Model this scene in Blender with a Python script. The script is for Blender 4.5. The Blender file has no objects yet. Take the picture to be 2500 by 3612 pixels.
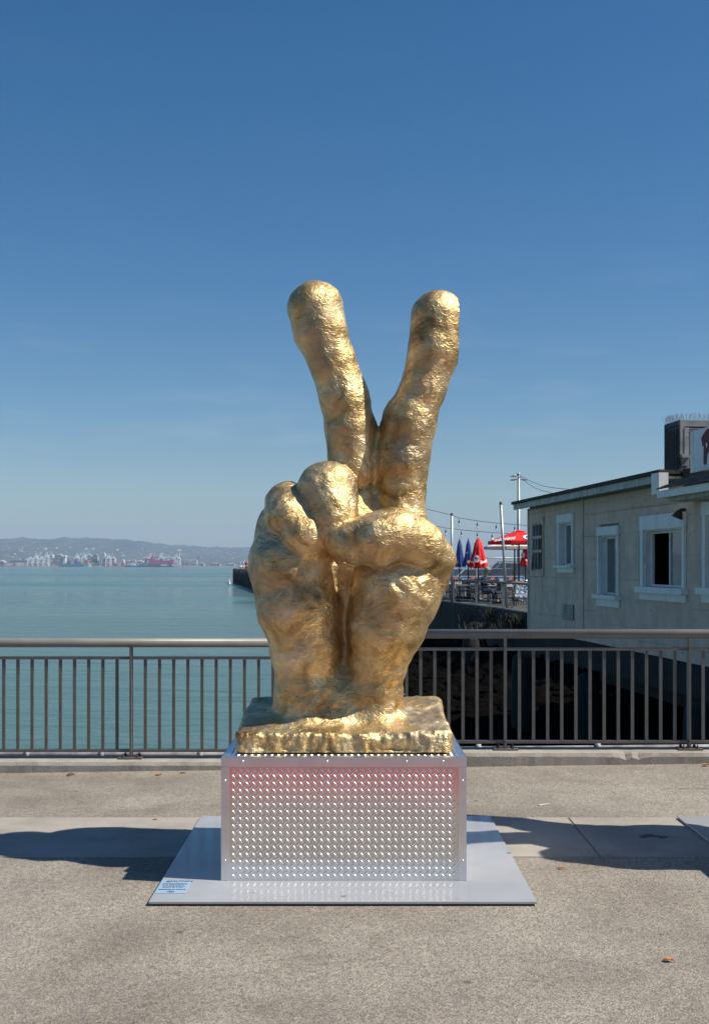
import bpy, bmesh, math, random
import numpy as np
from mathutils import Vector, Matrix

# ------------------------------------------------------------------ camera, sky, sun, exposure
scene = bpy.context.scene
F, HZ, EYE, S = 3944.0, 1996.0, 1.58, 1.5664      # focal length and horizon in photo pixels, eye height in metres
cam = bpy.data.cameras.new('camera')
cam.sensor_fit = 'VERTICAL'; cam.sensor_height = 36.0; cam.sensor_width = 24.9
cam.lens = F / 3612.0 * 36.0
cam.shift_y = (HZ - 1806.0) / 3612.0
cam.clip_start = 0.05; cam.clip_end = 60000.0
cam_ob = bpy.data.objects.new('camera', cam)
scene.collection.objects.link(cam_ob)
cam_ob.location = (0, 0, EYE); cam_ob.rotation_euler = (math.radians(90), 0, 0)
scene.camera = cam_ob

SUN_EL, SUN_TURN = math.radians(50.5), math.radians(11.0)    # turned from +x towards the viewer
to_sun = Vector((math.cos(SUN_EL)*math.cos(SUN_TURN), -math.cos(SUN_EL)*math.sin(SUN_TURN), math.sin(SUN_EL)))
world = bpy.data.worlds.new('World'); scene.world = world; world.use_nodes = True
wn = world.node_tree; wn.nodes.clear()
sky = wn.nodes.new('ShaderNodeTexSky'); sky.sky_type = 'NISHITA'; sky.sun_disc = False
sky.sun_elevation = SUN_EL
sky.sun_rotation = math.atan2(to_sun.x, to_sun.y)
sky.altitude = 0; sky.air_density = 1.0; sky.dust_density = 0.45; sky.ozone_density = 2.5
hs = wn.nodes.new('ShaderNodeHueSaturation'); hs.inputs['Saturation'].default_value = 1.38; hs.inputs['Value'].default_value = 1.0
bg = wn.nodes.new('ShaderNodeBackground'); bg.inputs['Strength'].default_value = 0.069
wo = wn.nodes.new('ShaderNodeOutputWorld')
wn.links.new(sky.outputs['Color'], hs.inputs['Color'])
# faint streaks of cloud low over the bay
wtc = wn.nodes.new('ShaderNodeTexCoord'); wmp = wn.nodes.new('ShaderNodeMapping'); wmp.inputs['Scale'].default_value = (3.0, 3.0, 16.0)
wn.links.new(wtc.outputs['Generated'], wmp.inputs['Vector'])
wnz = wn.nodes.new('ShaderNodeTexNoise'); wnz.inputs['Scale'].default_value = 2.2; wnz.inputs['Detail'].default_value = 6.0; wnz.inputs['Roughness'].default_value = .6
wn.links.new(wmp.outputs['Vector'], wnz.inputs['Vector'])
wr = wn.nodes.new('ShaderNodeMapRange'); wr.inputs['From Min'].default_value = .54; wr.inputs['From Max'].default_value = .80; wr.inputs['To Max'].default_value = .22
wn.links.new(wnz.outputs['Fac'], wr.inputs['Value'])
wmx = wn.nodes.new('ShaderNodeMix'); wmx.data_type = 'RGBA'; wmx.inputs['B'].default_value = (6.6, 7.2, 8.0, 1)
wsp = wn.nodes.new('ShaderNodeSeparateXYZ'); wn.links.new(wtc.outputs['Generated'], wsp.inputs['Vector'])
wel = wn.nodes.new('ShaderNodeMapRange'); wel.interpolation_type = 'SMOOTHSTEP'; wel.inputs['From Min'].default_value = .30; wel.inputs['From Max'].default_value = .06; wel.inputs['To Min'].default_value = .06
wn.links.new(wsp.outputs['Z'], wel.inputs['Value'])
wml = wn.nodes.new('ShaderNodeMath'); wml.operation = 'MULTIPLY'
wn.links.new(wr.outputs['Result'], wml.inputs[0]); wn.links.new(wel.outputs['Result'], wml.inputs[1])
wn.links.new(wml.outputs[0], wmx.inputs['Factor']); wn.links.new(hs.outputs['Color'], wmx.inputs['A'])
wn.links.new(wmx.outputs['Result'], bg.inputs['Color'])
wn.links.new(bg.outputs['Background'], wo.inputs['Surface'])
sun = bpy.data.lights.new('sun', 'SUN'); sun.energy = 5.0; sun.angle = math.radians(0.53); sun.color = (1.0, 0.93, 0.82)
sun_ob = bpy.data.objects.new('sun', sun); scene.collection.objects.link(sun_ob)
sun_ob.rotation_euler = to_sun.to_track_quat('Z', 'Y').to_euler(); sun_ob.location = (30, -10, 40)
vs = scene.view_settings
vs.view_transform = 'Standard'; vs.look = 'None'; vs.exposure = 0.4; vs.gamma = 1.0; vs.use_curve_mapping = False
scene.cycles.max_bounces = 8; scene.cycles.diffuse_bounces = 3; scene.cycles.glossy_bounces = 4
scene.cycles.volume_bounces = 0; scene.cycles.transparent_max_bounces = 12
scene.cycles.sample_clamp_indirect = 6.0

# ------------------------------------------------------------------ helpers
rnd = random.Random(7)
C = scene.collection.objects
def at(px, py, Y):
    """a point of the place seen at a photo pixel, Y metres away"""
    return Vector(((px-1250.0)/F*Y, Y, EYE-(py-HZ)/F*Y))
def tag(o, label=None, cat=None, group=None, kind=None):
    if label: o['label'] = label
    if cat: o['category'] = cat
    if group: o['group'] = group
    if kind: o['kind'] = kind
    return o
def thing(name, label, cat, loc=(0,0,0), rz=0.0, group=None):
    o = bpy.data.objects.new(name, None); C.link(o)
    o.empty_display_size = 0.1
    o.location = loc; o.rotation_euler = (0,0,rz)
    return tag(o, label, cat, group)
def link(name, me, parent=None, loc=None, rot=None):
    o = bpy.data.objects.new(name, me); C.link(o)
    if parent: o.parent = parent
    if loc is not None: o.location = loc
    if rot is not None: o.rotation_euler = rot
    return o
def copy_tree(o, parent=None):
    c = o.copy(); C.link(c); c.parent = parent
    for ch in [x for x in bpy.data.objects if x.parent == o]:
        copy_tree(ch, c)
    return c

class MB:
    """collects boxes, tubes and faces; build() links them as one mesh object"""
    def __init__(self): self.v = []; self.f = []; self.sm = []
    def add(self, vs, fs, smooth=False):
        b = len(self.v); self.v += [tuple(p) for p in vs]
        self.f += [tuple(b+i for i in q) for q in fs]; self.sm += [smooth]*len(fs); return self
    def box(self, x0, x1, y0, y1, z0, z1):
        return self.add([(x0,y0,z0),(x1,y0,z0),(x1,y1,z0),(x0,y1,z0),(x0,y0,z1),(x1,y0,z1),(x1,y1,z1),(x0,y1,z1)],
                 [(0,3,2,1),(4,5,6,7),(0,1,5,4),(1,2,6,5),(2,3,7,6),(3,0,4,7)])
    def bbox(self, x0, x1, y0, y1, z0, z1, b):
        """box with bevelled edges"""
        bm = bmesh.new()
        m = Matrix.Translation(((x0+x1)/2,(y0+y1)/2,(z0+z1)/2)) @ Matrix.Diagonal((x1-x0,y1-y0,z1-z0,1))
        bmesh.ops.create_cube(bm, size=1.0, matrix=m)
        bmesh.ops.bevel(bm, geom=bm.edges[:], offset=b, segments=2, profile=0.6, affect='EDGES')
        bm.verts.index_update()
        self.add([v.co for v in bm.verts], [[v.index for v in f.verts] for f in bm.faces]); bm.free(); return self
    def bar(self, a, b, w, h=None, up=(0,0,1)):
        """rectangular bar from a to b"""
        a = Vector(a); b = Vector(b); h = w if h is None else h
        d = (b-a).normalized(); u = Vector(up)
        if abs(d.dot(u)) > 0.98: u = Vector((0,1,0))
        s = d.cross(u).normalized(); u = s.cross(d).normalized()
        q = [(-1,-1),(1,-1),(1,1),(-1,1)]
        vs = [p + s*(i*w/2) + u*(j*h/2) for p in (a,b) for i,j in q]
        return self.add(vs, [(0,1,2,3),(7,6,5,4),(0,4,5,1),(1,5,6,2),(2,6,7,3),(3,7,4,0)])
    def tube(self, pts, rad, n=8, cap=True, smooth=True):
        pts = [Vector(p) for p in pts]; k = len(pts)
        rs = rad if isinstance(rad, (list, tuple)) else [rad]*k
        vs = []; prev = None
        for i, p in enumerate(pts):
            d = (pts[min(i+1,k-1)] - pts[max(i-1,0)]).normalized()
            if prev is None:
                u = Vector((0,0,1)) if abs(d.z) < 0.9 else Vector((0,1,0))
            else: u = prev
            s = d.cross(u).normalized(); u = s.cross(d).normalized(); prev = u
            for j in range(n):
                a = 2*math.pi*j/n
                vs.append(p + (s*math.cos(a) + u*math.sin(a))*rs[i])
        fs = [(i*n+j, i*n+(j+1)%n, (i+1)*n+(j+1)%n, (i+1)*n+j) for i in range(k-1) for j in range(n)]
        self.add(vs, fs, smooth)
        if cap:
            b = len(self.v)-k*n
            self.f += [tuple(b+j for j in range(n))[::-1], tuple(b+(k-1)*n+j for j in range(n))]; self.sm += [False, False]
        return self
    def lathe(self, prof, n=12, c=(0,0,0), smooth=True, sx=1.0, sy=1.0):
        vs = []; k = len(prof)
        for r, z in prof:
            for j in range(n):
                a = 2*math.pi*j/n
                vs.append((c[0]+sx*r*math.cos(a), c[1]+sy*r*math.sin(a), c[2]+z))
        fs = [(i*n+j, i*n+(j+1)%n, (i+1)*n+(j+1)%n, (i+1)*n+j) for i in range(k-1) for j in range(n)]
        return self.add(vs, fs, smooth)
    def prism(self, poly, d0, d1, axis='y'):
        """polygon in the plane across axis, pushed from d0 to d1"""
        n = len(poly)
        def mk(p, d):
            return {'y': (p[0], d, p[1]), 'x': (d, p[0], p[1]), 'z': (p[0], p[1], d)}[axis]
        vs = [mk(p, d0) for p in poly] + [mk(p, d1) for p in poly]
        fs = [tuple(range(n)), tuple(range(2*n-1, n-1, -1))] + [(i, i+n, (i+1)%n+n, (i+1)%n) for i in range(n)]
        return self.add(vs, fs)
    def mesh(self, name, mat=None):
        me = bpy.data.meshes.new(name); me.from_pydata(self.v, [], self.f)
        me.polygons.foreach_set('use_smooth', self.sm)
        bm = bmesh.new(); bm.from_mesh(me); bmesh.ops.recalc_face_normals(bm, faces=bm.faces[:]); bm.to_mesh(me); bm.free()
        if mat:
            for m in (mat if isinstance(mat, list) else [mat]): me.materials.append(m)
        me.update(); return me
    def build(self, name, mat, parent=None, loc=None, rot=None):
        return link(name, self.mesh(name, mat), parent, loc, rot)

def text_mesh(s, size, extrude=0.001, mat=None, name='lettering', bold=0.0, align='CENTER'):
    cu = bpy.data.curves.new('text', 'FONT'); cu.body = s; cu.size = size; cu.extrude = extrude; cu.offset = bold
    cu.align_x = align; cu.align_y = 'CENTER'; cu.resolution_u = 3
    o = bpy.data.objects.new('text', cu); C.link(o)
    dg = bpy.context.evaluated_depsgraph_get()
    me = bpy.data.meshes.new_from_object(o.evaluated_get(dg)); me.name = name
    bpy.data.objects.remove(o); bpy.data.curves.remove(cu)
    me.materials.clear()
    if mat: me.materials.append(mat)
    return me

# ------------------------------------------------------------------ materials
def N(nt, typ, **kw):
    n = nt.nodes.new(typ)
    for k, v in kw.items():
        if k in n.inputs: n.inputs[k].default_value = v
        else: setattr(n, k, v)
    return n
def ramp(nt, fac, stops):
    r = nt.nodes.new('ShaderNodeValToRGB'); e = r.color_ramp.elements
    while len(e) > 1: e.remove(e[-1])
    for i, (p, c) in enumerate(stops):
        x = e[0] if i == 0 else e.new(p)
        x.position = p; x.color = (*c, 1) if len(c) == 3 else c
    nt.links.new(fac, r.inputs['Fac']); return r.outputs['Color']
def mix(nt, fac, a, b, mode='MIX'):
    m = nt.nodes.new('ShaderNodeMix'); m.data_type = 'RGBA'; m.blend_type = mode
    for sock, v in ((m.inputs['Factor'], fac), (m.inputs['A'], a), (m.inputs['B'], b)):
        if hasattr(v, 'is_output'): nt.links.new(v, sock)
        else: sock.default_value = (*v, 1) if isinstance(v, (tuple, list)) and len(v) == 3 else v
    return m.outputs['Result']
def noise(nt, vec, scale, detail=4.0, rough=0.55, dist=0.0):
    n = N(nt, 'ShaderNodeTexNoise', Scale=scale, Detail=detail, Roughness=rough, Distortion=dist)
    if vec is not None: nt.links.new(vec, n.inputs['Vector'])
    return n.outputs['Fac']
def base(name, color=(.5,.5,.5), rough=.6, metal=0.0, spec=None, ior=None):
    m = bpy.data.materials.new(name); m.use_nodes = True; nt = m.node_tree
    p = nt.nodes['Principled BSDF']
    p.inputs['Base Color'].default_value = (*color, 1); p.inputs['Roughness'].default_value = rough
    p.inputs['Metallic'].default_value = metal
    if spec is not None: p.inputs['Specular IOR Level'].default_value = spec
    if ior: p.inputs['IOR'].default_value = ior
    return m, nt, p
def coords(nt, kind='Object', scale=None):
    t = nt.nodes.new('ShaderNodeTexCoord'); o = t.outputs[kind]
    if scale:
        mp = nt.nodes.new('ShaderNodeMapping'); mp.inputs['Scale'].default_value = scale
        nt.links.new(o, mp.inputs['Vector']); o = mp.outputs['Vector']
    return o
def position(nt, scale=None):
    o = nt.nodes.new('ShaderNodeNewGeometry').outputs['Position']
    if scale:
        mp = nt.nodes.new('ShaderNodeMapping'); mp.inputs['Scale'].default_value = scale
        nt.links.new(o, mp.inputs['Vector']); o = mp.outputs['Vector']
    return o
def bump(nt, p, h, strength, dist, prev=None):
    b = N(nt, 'ShaderNodeBump', Strength=strength, Distance=dist)
    nt.links.new(h, b.inputs['Height'])
    if prev is not None: nt.links.new(prev, b.inputs['Normal'])
    nt.links.new(b.outputs['Normal'], p.inputs['Normal']); return b.outputs['Normal']
def worn(name, c1, c2, scale=6.0, rough=.6, metal=0.0, bstr=.15, bscale=40.0, bdist=.004, lo=.35, hi=.65, c3=None, sc3=None, t3=.62):
    """two-tone surface with patches, optional specks of a third colour and fine relief"""
    m, nt, p = base(name, c1, rough, metal)
    v = position(nt)
    col = ramp(nt, noise(nt, v, scale), [(lo, c1), (hi, c2)])
    if c3:
        k = ramp(nt, noise(nt, v, sc3, 6, .65), [(t3-.015, (0,0,0)), (t3+.015, (1,1,1))])
        col = mix(nt, k, col, c3)
    nt.links.new(col, p.inputs['Base Color'])
    if bstr: bump(nt, p, noise(nt, v, bscale, 5), bstr, bdist)
    return m
M = {}
# painted grey steel of the railing, with chips down to bare metal
M['rail'] = worn('rail_paint', (.095,.088,.083), (.12,.112,.105), 9, .42, 0, .08, 60, .002, c3=(.42,.42,.42), sc3=38, t3=.735)
M['handrail'] = worn('rail_paint_toplit', (.17,.16,.148), (.20,.19,.175), 9, .42, 0, .08, 60, .002, c3=(.5,.5,.5), sc3=30, t3=.72)  # same grey paint made lighter: light from above put into the colour
M['bolt'] = worn('rusty_bolt', (.10,.05,.03), (.05,.04,.035), 60, .7, 0, .2, 200, .002)
M['alu'] = worn('brushed_aluminium', (.68,.675,.67), (.76,.755,.75), 5, .19, 1.0, .03, 300, .001)
M['alu_lug'] = worn('tread_lug_aluminium', (.74,.735,.73), (.82,.815,.81), 9, .34, 1.0, 0)
M['alu_frame'] = worn('aluminium_angle', (.68,.68,.71), (.76,.76,.79), 7, .36, 1.0, .04, 200, .001)
M['kerb'] = worn('kerb_concrete', (.36,.33,.28), (.27,.245,.21), 5, .9, 0, .5, 90, .012, c3=(.09,.08,.07), sc3=22, t3=.69)
M['pipe'] = worn('weathered_pipe', (.46,.45,.43), (.24,.23,.22), 9, .6, 0, .15, 60, .004)
M['dark'] = base('black_rubber', (.012,.012,.012), .7)[0]
# ------------------------------------------------------------------ pavement
def asphalt_mat():
    m, nt, p = base('worn_aggregate_asphalt', (.3,.28,.25), .88)
    v = position(nt)
    big = noise(nt, v, .55, 4); mid = noise(nt, v, 3.0, 5)
    tone = ramp(nt, big, [(.36, (.27,.235,.198)), (.48, (.37,.335,.288)), (.60, (.40,.365,.315)), (.70, (.28,.245,.21))])
    tone = mix(nt, ramp(nt, mid, [(.36, (.55,.55,.55)), (.52, (0,0,0))]), tone, (.31,.28,.245))
    vor = N(nt, 'ShaderNodeTexVoronoi', Scale=140.0); nt.links.new(v, vor.inputs['Vector'])
    stones = ramp(nt, vor.outputs['Color'], [(.0, (.5,.5,.5)), (.2, (.78,.77,.76)), (.5, (1.0,.99,.97)), (.8, (1.14,1.12,1.08)), (1.0, (1.45,1.4,1.32))])
    tone = mix(nt, 1.0, tone, stones, 'MULTIPLY')
    vor3 = N(nt, 'ShaderNodeTexVoronoi', Scale=52.0); nt.links.new(v, vor3.inputs['Vector'])
    clump = ramp(nt, vor3.outputs['Color'], [(.0, (.62,.6,.58)), (.3, (.9,.9,.9)), (.7, (1.06,1.05,1.04)), (1.0, (1.35,1.28,1.2))])
    tone = mix(nt, .75, tone, clump, 'MULTIPLY')
    wear = ramp(nt, noise(nt, v, .85, 5, .6, .8), [(.42, (1.08,1.08,1.08)), (.56, (.95,.94,.93)), (.68, (.72,.69,.66))])
    tone = mix(nt, 1.0, tone, wear, 'MULTIPLY')
    gaps = ramp(nt, vor.outputs['Distance'], [(.42, (0,0,0)), (.8, (.6,.6,.6))])
    tone = mix(nt, gaps, tone, (.09,.083,.075))
    stain = ramp(nt, noise(nt, v, 1.7, 6, .6, .6), [(.60, (0,0,0)), (.72, (.5,.5,.5))])
    tone = mix(nt, stain, tone, (.17,.14,.115))
    vsp = N(nt, 'ShaderNodeTexVoronoi', Scale=2.6); nt.links.new(v, vsp.inputs['Vector'])
    spot = ramp(nt, vsp.outputs['Distance'], [(.035, (.8,.8,.8)), (.06, (0,0,0))])
    tone = mix(nt, spot, tone, (.10,.09,.08))
    tone = mix(nt, 1.0, tone, (.82,.82,.815), 'MULTIPLY')
    nt.links.new(tone, p.inputs['Base Color'])
    nb = bump(nt, p, vor.outputs['Distance'], .5, -.005)
    bump(nt, p, noise(nt, v, 190, 3), .35, .005, nb)
    return m
M['asphalt'] = asphalt_mat()
def concrete_mat():
    m, nt, p = base('pavement_concrete', (.36,.33,.29), .85)
    v = position(nt)
    col = ramp(nt, noise(nt, v, 2.2, 6, .6), [(.33, (.25,.225,.19)), (.5, (.32,.29,.25)), (.68, (.37,.335,.29))])
    col = mix(nt, ramp(nt, noise(nt, v, 60, 4), [(.5, (0,0,0)), (.75, (.4,.4,.4))]), col, (.2,.185,.165))
    # an oily blotch left on the slab right of the sculpture
    mp = N(nt, 'ShaderNodeMapping'); mp.inputs['Location'].default_value = (-1.735*3.4, -6.51*5.4, 0); mp.inputs['Scale'].default_value = (3.4, 5.4, 0)
    nt.links.new(v, mp.inputs['Vector'])
    ln = N(nt, 'ShaderNodeVectorMath', operation='LENGTH'); nt.links.new(mp.outputs['Vector'], ln.inputs[0])
    ad = N(nt, 'ShaderNodeMath', operation='ADD'); nt.links.new(ln.outputs['Value'], ad.inputs[0])
    n2 = N(nt, 'ShaderNodeMath', operation='MULTIPLY'); nt.links.new(noise(nt, v, 14, 5, .65), n2.inputs[0]); n2.inputs[1].default_value = 1.5
    nt.links.new(n2.outputs[0], ad.inputs[1])
    sp = ramp(nt, ad.outputs[0], [(.98, (.9,.9,.9)), (1.35, (0,0,0))])
    col = mix(nt, sp, col, (.055,.052,.05))
    nt.links.new(col, p.inputs['Base Color'])
    bump(nt, p, noise(nt, v, 120, 5), .35, .004)
    return m
M['concrete'] = concrete_mat()

def gz(x, y):
    """the pavement climbs gently to the right along the kerb"""
    t = min(1.0, max(0.0, (y-7.2)/1.5)); t = t*t*(3-2*t)
    return 0.0135*x*t
KY0, KY1 = 8.72, 9.0           # kerb front and back
pv = MB()
xs = [-40,-20,-10,-6,-4,-3,-2,-1,0,1,2,3,4,6,10,20,40]
ys = [3.0, 5.0, 7.2, 7.5, 7.8, 8.1, 8.4, 8.7, 9.25]
vv = [(x, y, gz(max(-5,min(5,x)), y)) for y in ys for x in xs]
nx = len(xs)
pv.add(vv, [(j*nx+i, j*nx+i+1, (j+1)*nx+i+1, (j+1)*nx+i) for j in range(len(ys)-1) for i in range(nx-1)])
# the quay wall that carries the pavement
pv.box(-40, 40, 9.02, 9.2, -3.4, -.08)
pavement = tag(pv.build('pavement', M['asphalt']), kind='structure')

# concrete strip let into the asphalt, slab by slab, joints left open
for (x0, x1) in ((-5.2, -2.62), (-2.60, .02), (.035, 1.325), (1.34, 3.35), (3.365, 6.0)):
    sl = MB(); z1 = .006
    sl.bbox(x0, x1, 6.06, 7.0, -.03, z1, .004)
    sl.build('concrete_slab', M['concrete'], pavement)

# road and red-painted kerb behind the viewer
rd = MB(); rd.box(-300, 300, -260, 2.36, -.5, -.15)
M['road'] = worn('road_asphalt', (.06,.058,.055), (.085,.08,.075), 3, .9, 0, .3, 80, .005)
tag(rd.build('road', M['road']), kind='structure')
M['redpaint'] = worn('red_kerb_paint', (.62,.03,.028), (.70,.05,.045), 5, .5, 0, .2, 60, .003, c3=(.3,.27,.24), sc3=16, t3=.72)
rk = MB(); rk.bbox(-40, 40, 2.36, 3.16, -.4, .008, .03)
tag(rk.build('road_kerb', M['redpaint']), kind='structure')

# quay kerb under the railing: a lower run on the left, a higher one on the right
def kerb_run(x0, x1, top):
    bm = bmesh.new(); n = int((x1-x0)/.05); prof = []
    rows = []
    for i in range(n+1):
        x = x0 + (x1-x0)*i/n
        j = lambda a: rnd.uniform(-a, a)
        chip = .02*max(0, math.sin(x*7.3)+math.sin(x*3.1+1)-1.45) + (.03 if 2.05 < x < 2.3 else 0)*rnd.random()
        rows.append([(x, KY0+.004+j(.002), -.1), (x, KY0+j(.003), top-.03-chip+j(.002)), (x, KY0+.014+chip*.8+j(.003), top-.004-chip*.4),
                     (x, KY0+.04+chip, top+j(.001)), (x, KY1, top+j(.001)), (x, KY1, -.3)])
    vv = [bm.verts.new(p) for r in rows for p in r]; k = 6
    for i in range(n):
        for q in range(k-1):
            bm.faces.new((vv[i*k+q], vv[(i+1)*k+q], vv[(i+1)*k+q+1], vv[i*k+q+1]))
    bm.faces.new(vv[:k][::-1]); bm.faces.new(vv[-k:])
    bmesh.ops.recalc_face_normals(bm, faces=bm.faces[:])
    me = bpy.data.meshes.new('kerb'); bm.to_mesh(me); bm.free(); me.materials.append(M['kerb'])
    return tag(link('kerb', me), kind='structure')
KT_L, KT_R = .052, .122
kerb_run(-9, .2, KT_L)
kerb_run(.203, 9, KT_R)

# ------------------------------------------------------------------ railing
RY = 8.88
def railing(x0, x1, ktop, posts, label):
    t = thing('railing', label, 'railing', (0,0,0))
    top = ktop + .955
    def bx(name, a, b, w, h):
        MB().bar(a, b, w, h).build(name, M['rail'], t)
    MB().tube([(x0,RY,top-.037),(x1,RY,top-.037)], .037, 20).build('handrail', M['handrail'], t)
    mz, bz = top-.158, ktop+.062
    seg = [x0] + posts + [x1]
    for a, b in zip(seg[:-1], seg[1:]):
        bx('rail_bar', (a+.008,RY,mz), (b-.008,RY,mz), .038, .022)
        bx('rail_bar', (a+.008,RY,bz), (b-.008,RY,bz), .038, .022)
        n = 12 if (b-a) < 1.49 else 13
        if a == x0: cands = [b - .1117*(i+1) for i in range(40) if b-.1117*(i+1) > a]
        elif b == x1: cands = [a + .1117*(i+1) for i in range(40) if a+.1117*(i+1) < b]
        else:
            n = round((b-a)/.1117); cands = [a+(b-a)*(i+1)/n for i in range(n-1)]
        me = None
        for x in cands:
            if abs(x) > 5: continue
            m = MB(); m.bar((0,0,bz+.0115), (0,0,mz-.0115), .023, .018)
            if me is None: me = m.mesh('baluster', M['rail'])
            link('baluster', me, t, (x, RY, 0))
    for x in posts:
        m = MB(); m.box(x-.008, x+.008, RY-.034, RY+.034, ktop+.012, top-.036)
        po = m.build('post', M['rail'], t)
        m = MB(); m.bbox(x-.095, x+.095, RY-.062, RY+.062, ktop+.001, ktop+.014, .003); m.build('base_plate', M['rail'], po)
        for sx in (-.055, .055):
            for sy in (-.042, .042):
                b = MB(); b.lathe([(.0, .016), (.012, .016), (.012, 0)], 6, (x+sx, RY+sy, ktop+.014), False)
                b.lathe([(.0, .03), (.005, .03), (.005, .016)], 6, (x+sx, RY+sy, ktop+.014), False)
                b.build('bolt', M['bolt'], po)
    return t
px2x = lambda px: (px-1250)/F*RY
pl = [px2x(296*S)-1.46*2, px2x(296*S)-1.46, px2x(296*S), px2x(296*S)+1.46]
railing(-6.5, .18, KT_L, pl, 'grey steel railing on the left, open water behind its bars')
pr = [px2x(1137*S), px2x(1550*S), px2x(1550*S)+1.46, px2x(1550*S)+2.92]
railing(.205, 6.8, KT_R, pr, 'grey steel railing on the right, set higher, dark building underside behind its bars')

# pipes slung along the outer edge
pp = thing('pipe', 'pale weathered pipe along the quay edge behind the left railing', 'pipe', (0,0,0))
MB().tube([(-6,9.32,.005),(-1.9,9.32,.012),(.2,9.32,.015)], .034, 14).build('tube', M['pipe'], pp)
for x in (-2.72, -2.1, -1.28, -.4):
    MB().tube([(x-.02,9.32,.011),(x+.02,9.32,.011)], .041, 14).build('coupling', M['pipe'], pp)
pp = thing('pipe', 'grey pipe with clamps along the quay edge behind the right railing', 'pipe', (0,0,0))
MB().tube([(.25,9.3,.045),(3.2,9.3,.07),(6,9.3,.09)], .028, 12).build('tube', M['pipe'], pp)
for x in (.82, 1.03, 2.02, 3.3):
    MB().tube([(x-.02,9.3,.05+.012*x),(x+.02,9.3,.05+.012*x)], .036, 12).build('clamp', M['pipe'], pp)
    MB().box(x-.02, x+.02, 9.26, 9.29, -.1, .05).build('bracket', M['pipe'], pp)
# ------------------------------------------------------------------ steel plate and tread-plate pedestal
PLZ = .022
M['plate'] = worn('painted_steel_plate', (.335,.34,.35), (.385,.39,.40), 2.5, .15, 0, .05, 30, .002, c3=(.17,.17,.18), sc3=8, t3=.685)
def ground_plate(x0, x1, y0, y1, label):
    t = thing('ground_plate', label, 'steel plate', ((x0+x1)/2,(y0+y1)/2,0))
    w, d = (x1-x0)/2, (y1-y0)/2
    m = MB(); m.bbox(-w, w, -d, d, .009, PLZ, .003); m.build('sheet', M['plate'], t)
    m = MB(); m.box(-w+.012, w-.012, -d+.012, d-.012, .001, .0088); m.build('rubber_mat', M['dark'], t)
    return t
PX0, PX1, PY0, PY1, PZ1 = -.6555, .550, 5.536, 6.55, .6325
plate = ground_plate(-.955, .847, 5.19, 6.965, 'light grey steel plate lying under the tread-plate pedestal')

def lug_mesh(L, W, H):
    # raised lens-shaped tread lug, lying in the local x-y plane, top along +z
    n = 10; vs = []; fs = []
    for k, (s, h) in enumerate(((1, 0), (.84, .62), (.5, 1.0))):
        for i in range(n):
            a = 2*math.pi*i/n
            c, sn = math.cos(a), math.sin(a)
            vs.append((s*L/2*c, s*W/2*sn*(1-.25*abs(c)), h*H))
    for k in range(2):
        for i in range(n):
            fs.append((k*n+i, k*n+(i+1)%n, (k+1)*n+(i+1)%n, (k+1)*n+i))
    fs.append(tuple(2*n+i for i in range(n)))
    return vs, fs
LV, LF = lug_mesh(.031, .0098, .0027)
def tread(w, h, u, v, origin, nrm, ang=50):
    """a field of lugs over a w x h sheet with axes u, v"""
    m = MB(); u = Vector(u); v = Vector(v); nrm = Vector(nrm); o = Vector(origin)
    px, pz = .0335, .0176
    nr = int(h/pz); nc = int(w/px)
    mx, mz = (w-(nc-.5)*px)/2, (h-(nr-1)*pz)/2
    for r in range(nr):
        for c in range(nc):
            cx = mx + px*c + (px/2 if r % 2 else 0); cz = mz + pz*r
            if cx > w-.012: continue
            a = math.radians(ang if r % 2 else -ang)
            ca, sa = math.cos(a), math.sin(a)
            k = 1.0 if r % 2 == 0 else .9
            m.add([o + u*(cx+(p[0]*ca-p[1]*sa)*k) + v*(cz+(p[0]*sa+p[1]*ca)*k) + nrm*p[2] for p in LV], LF, True)
    return m
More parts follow.
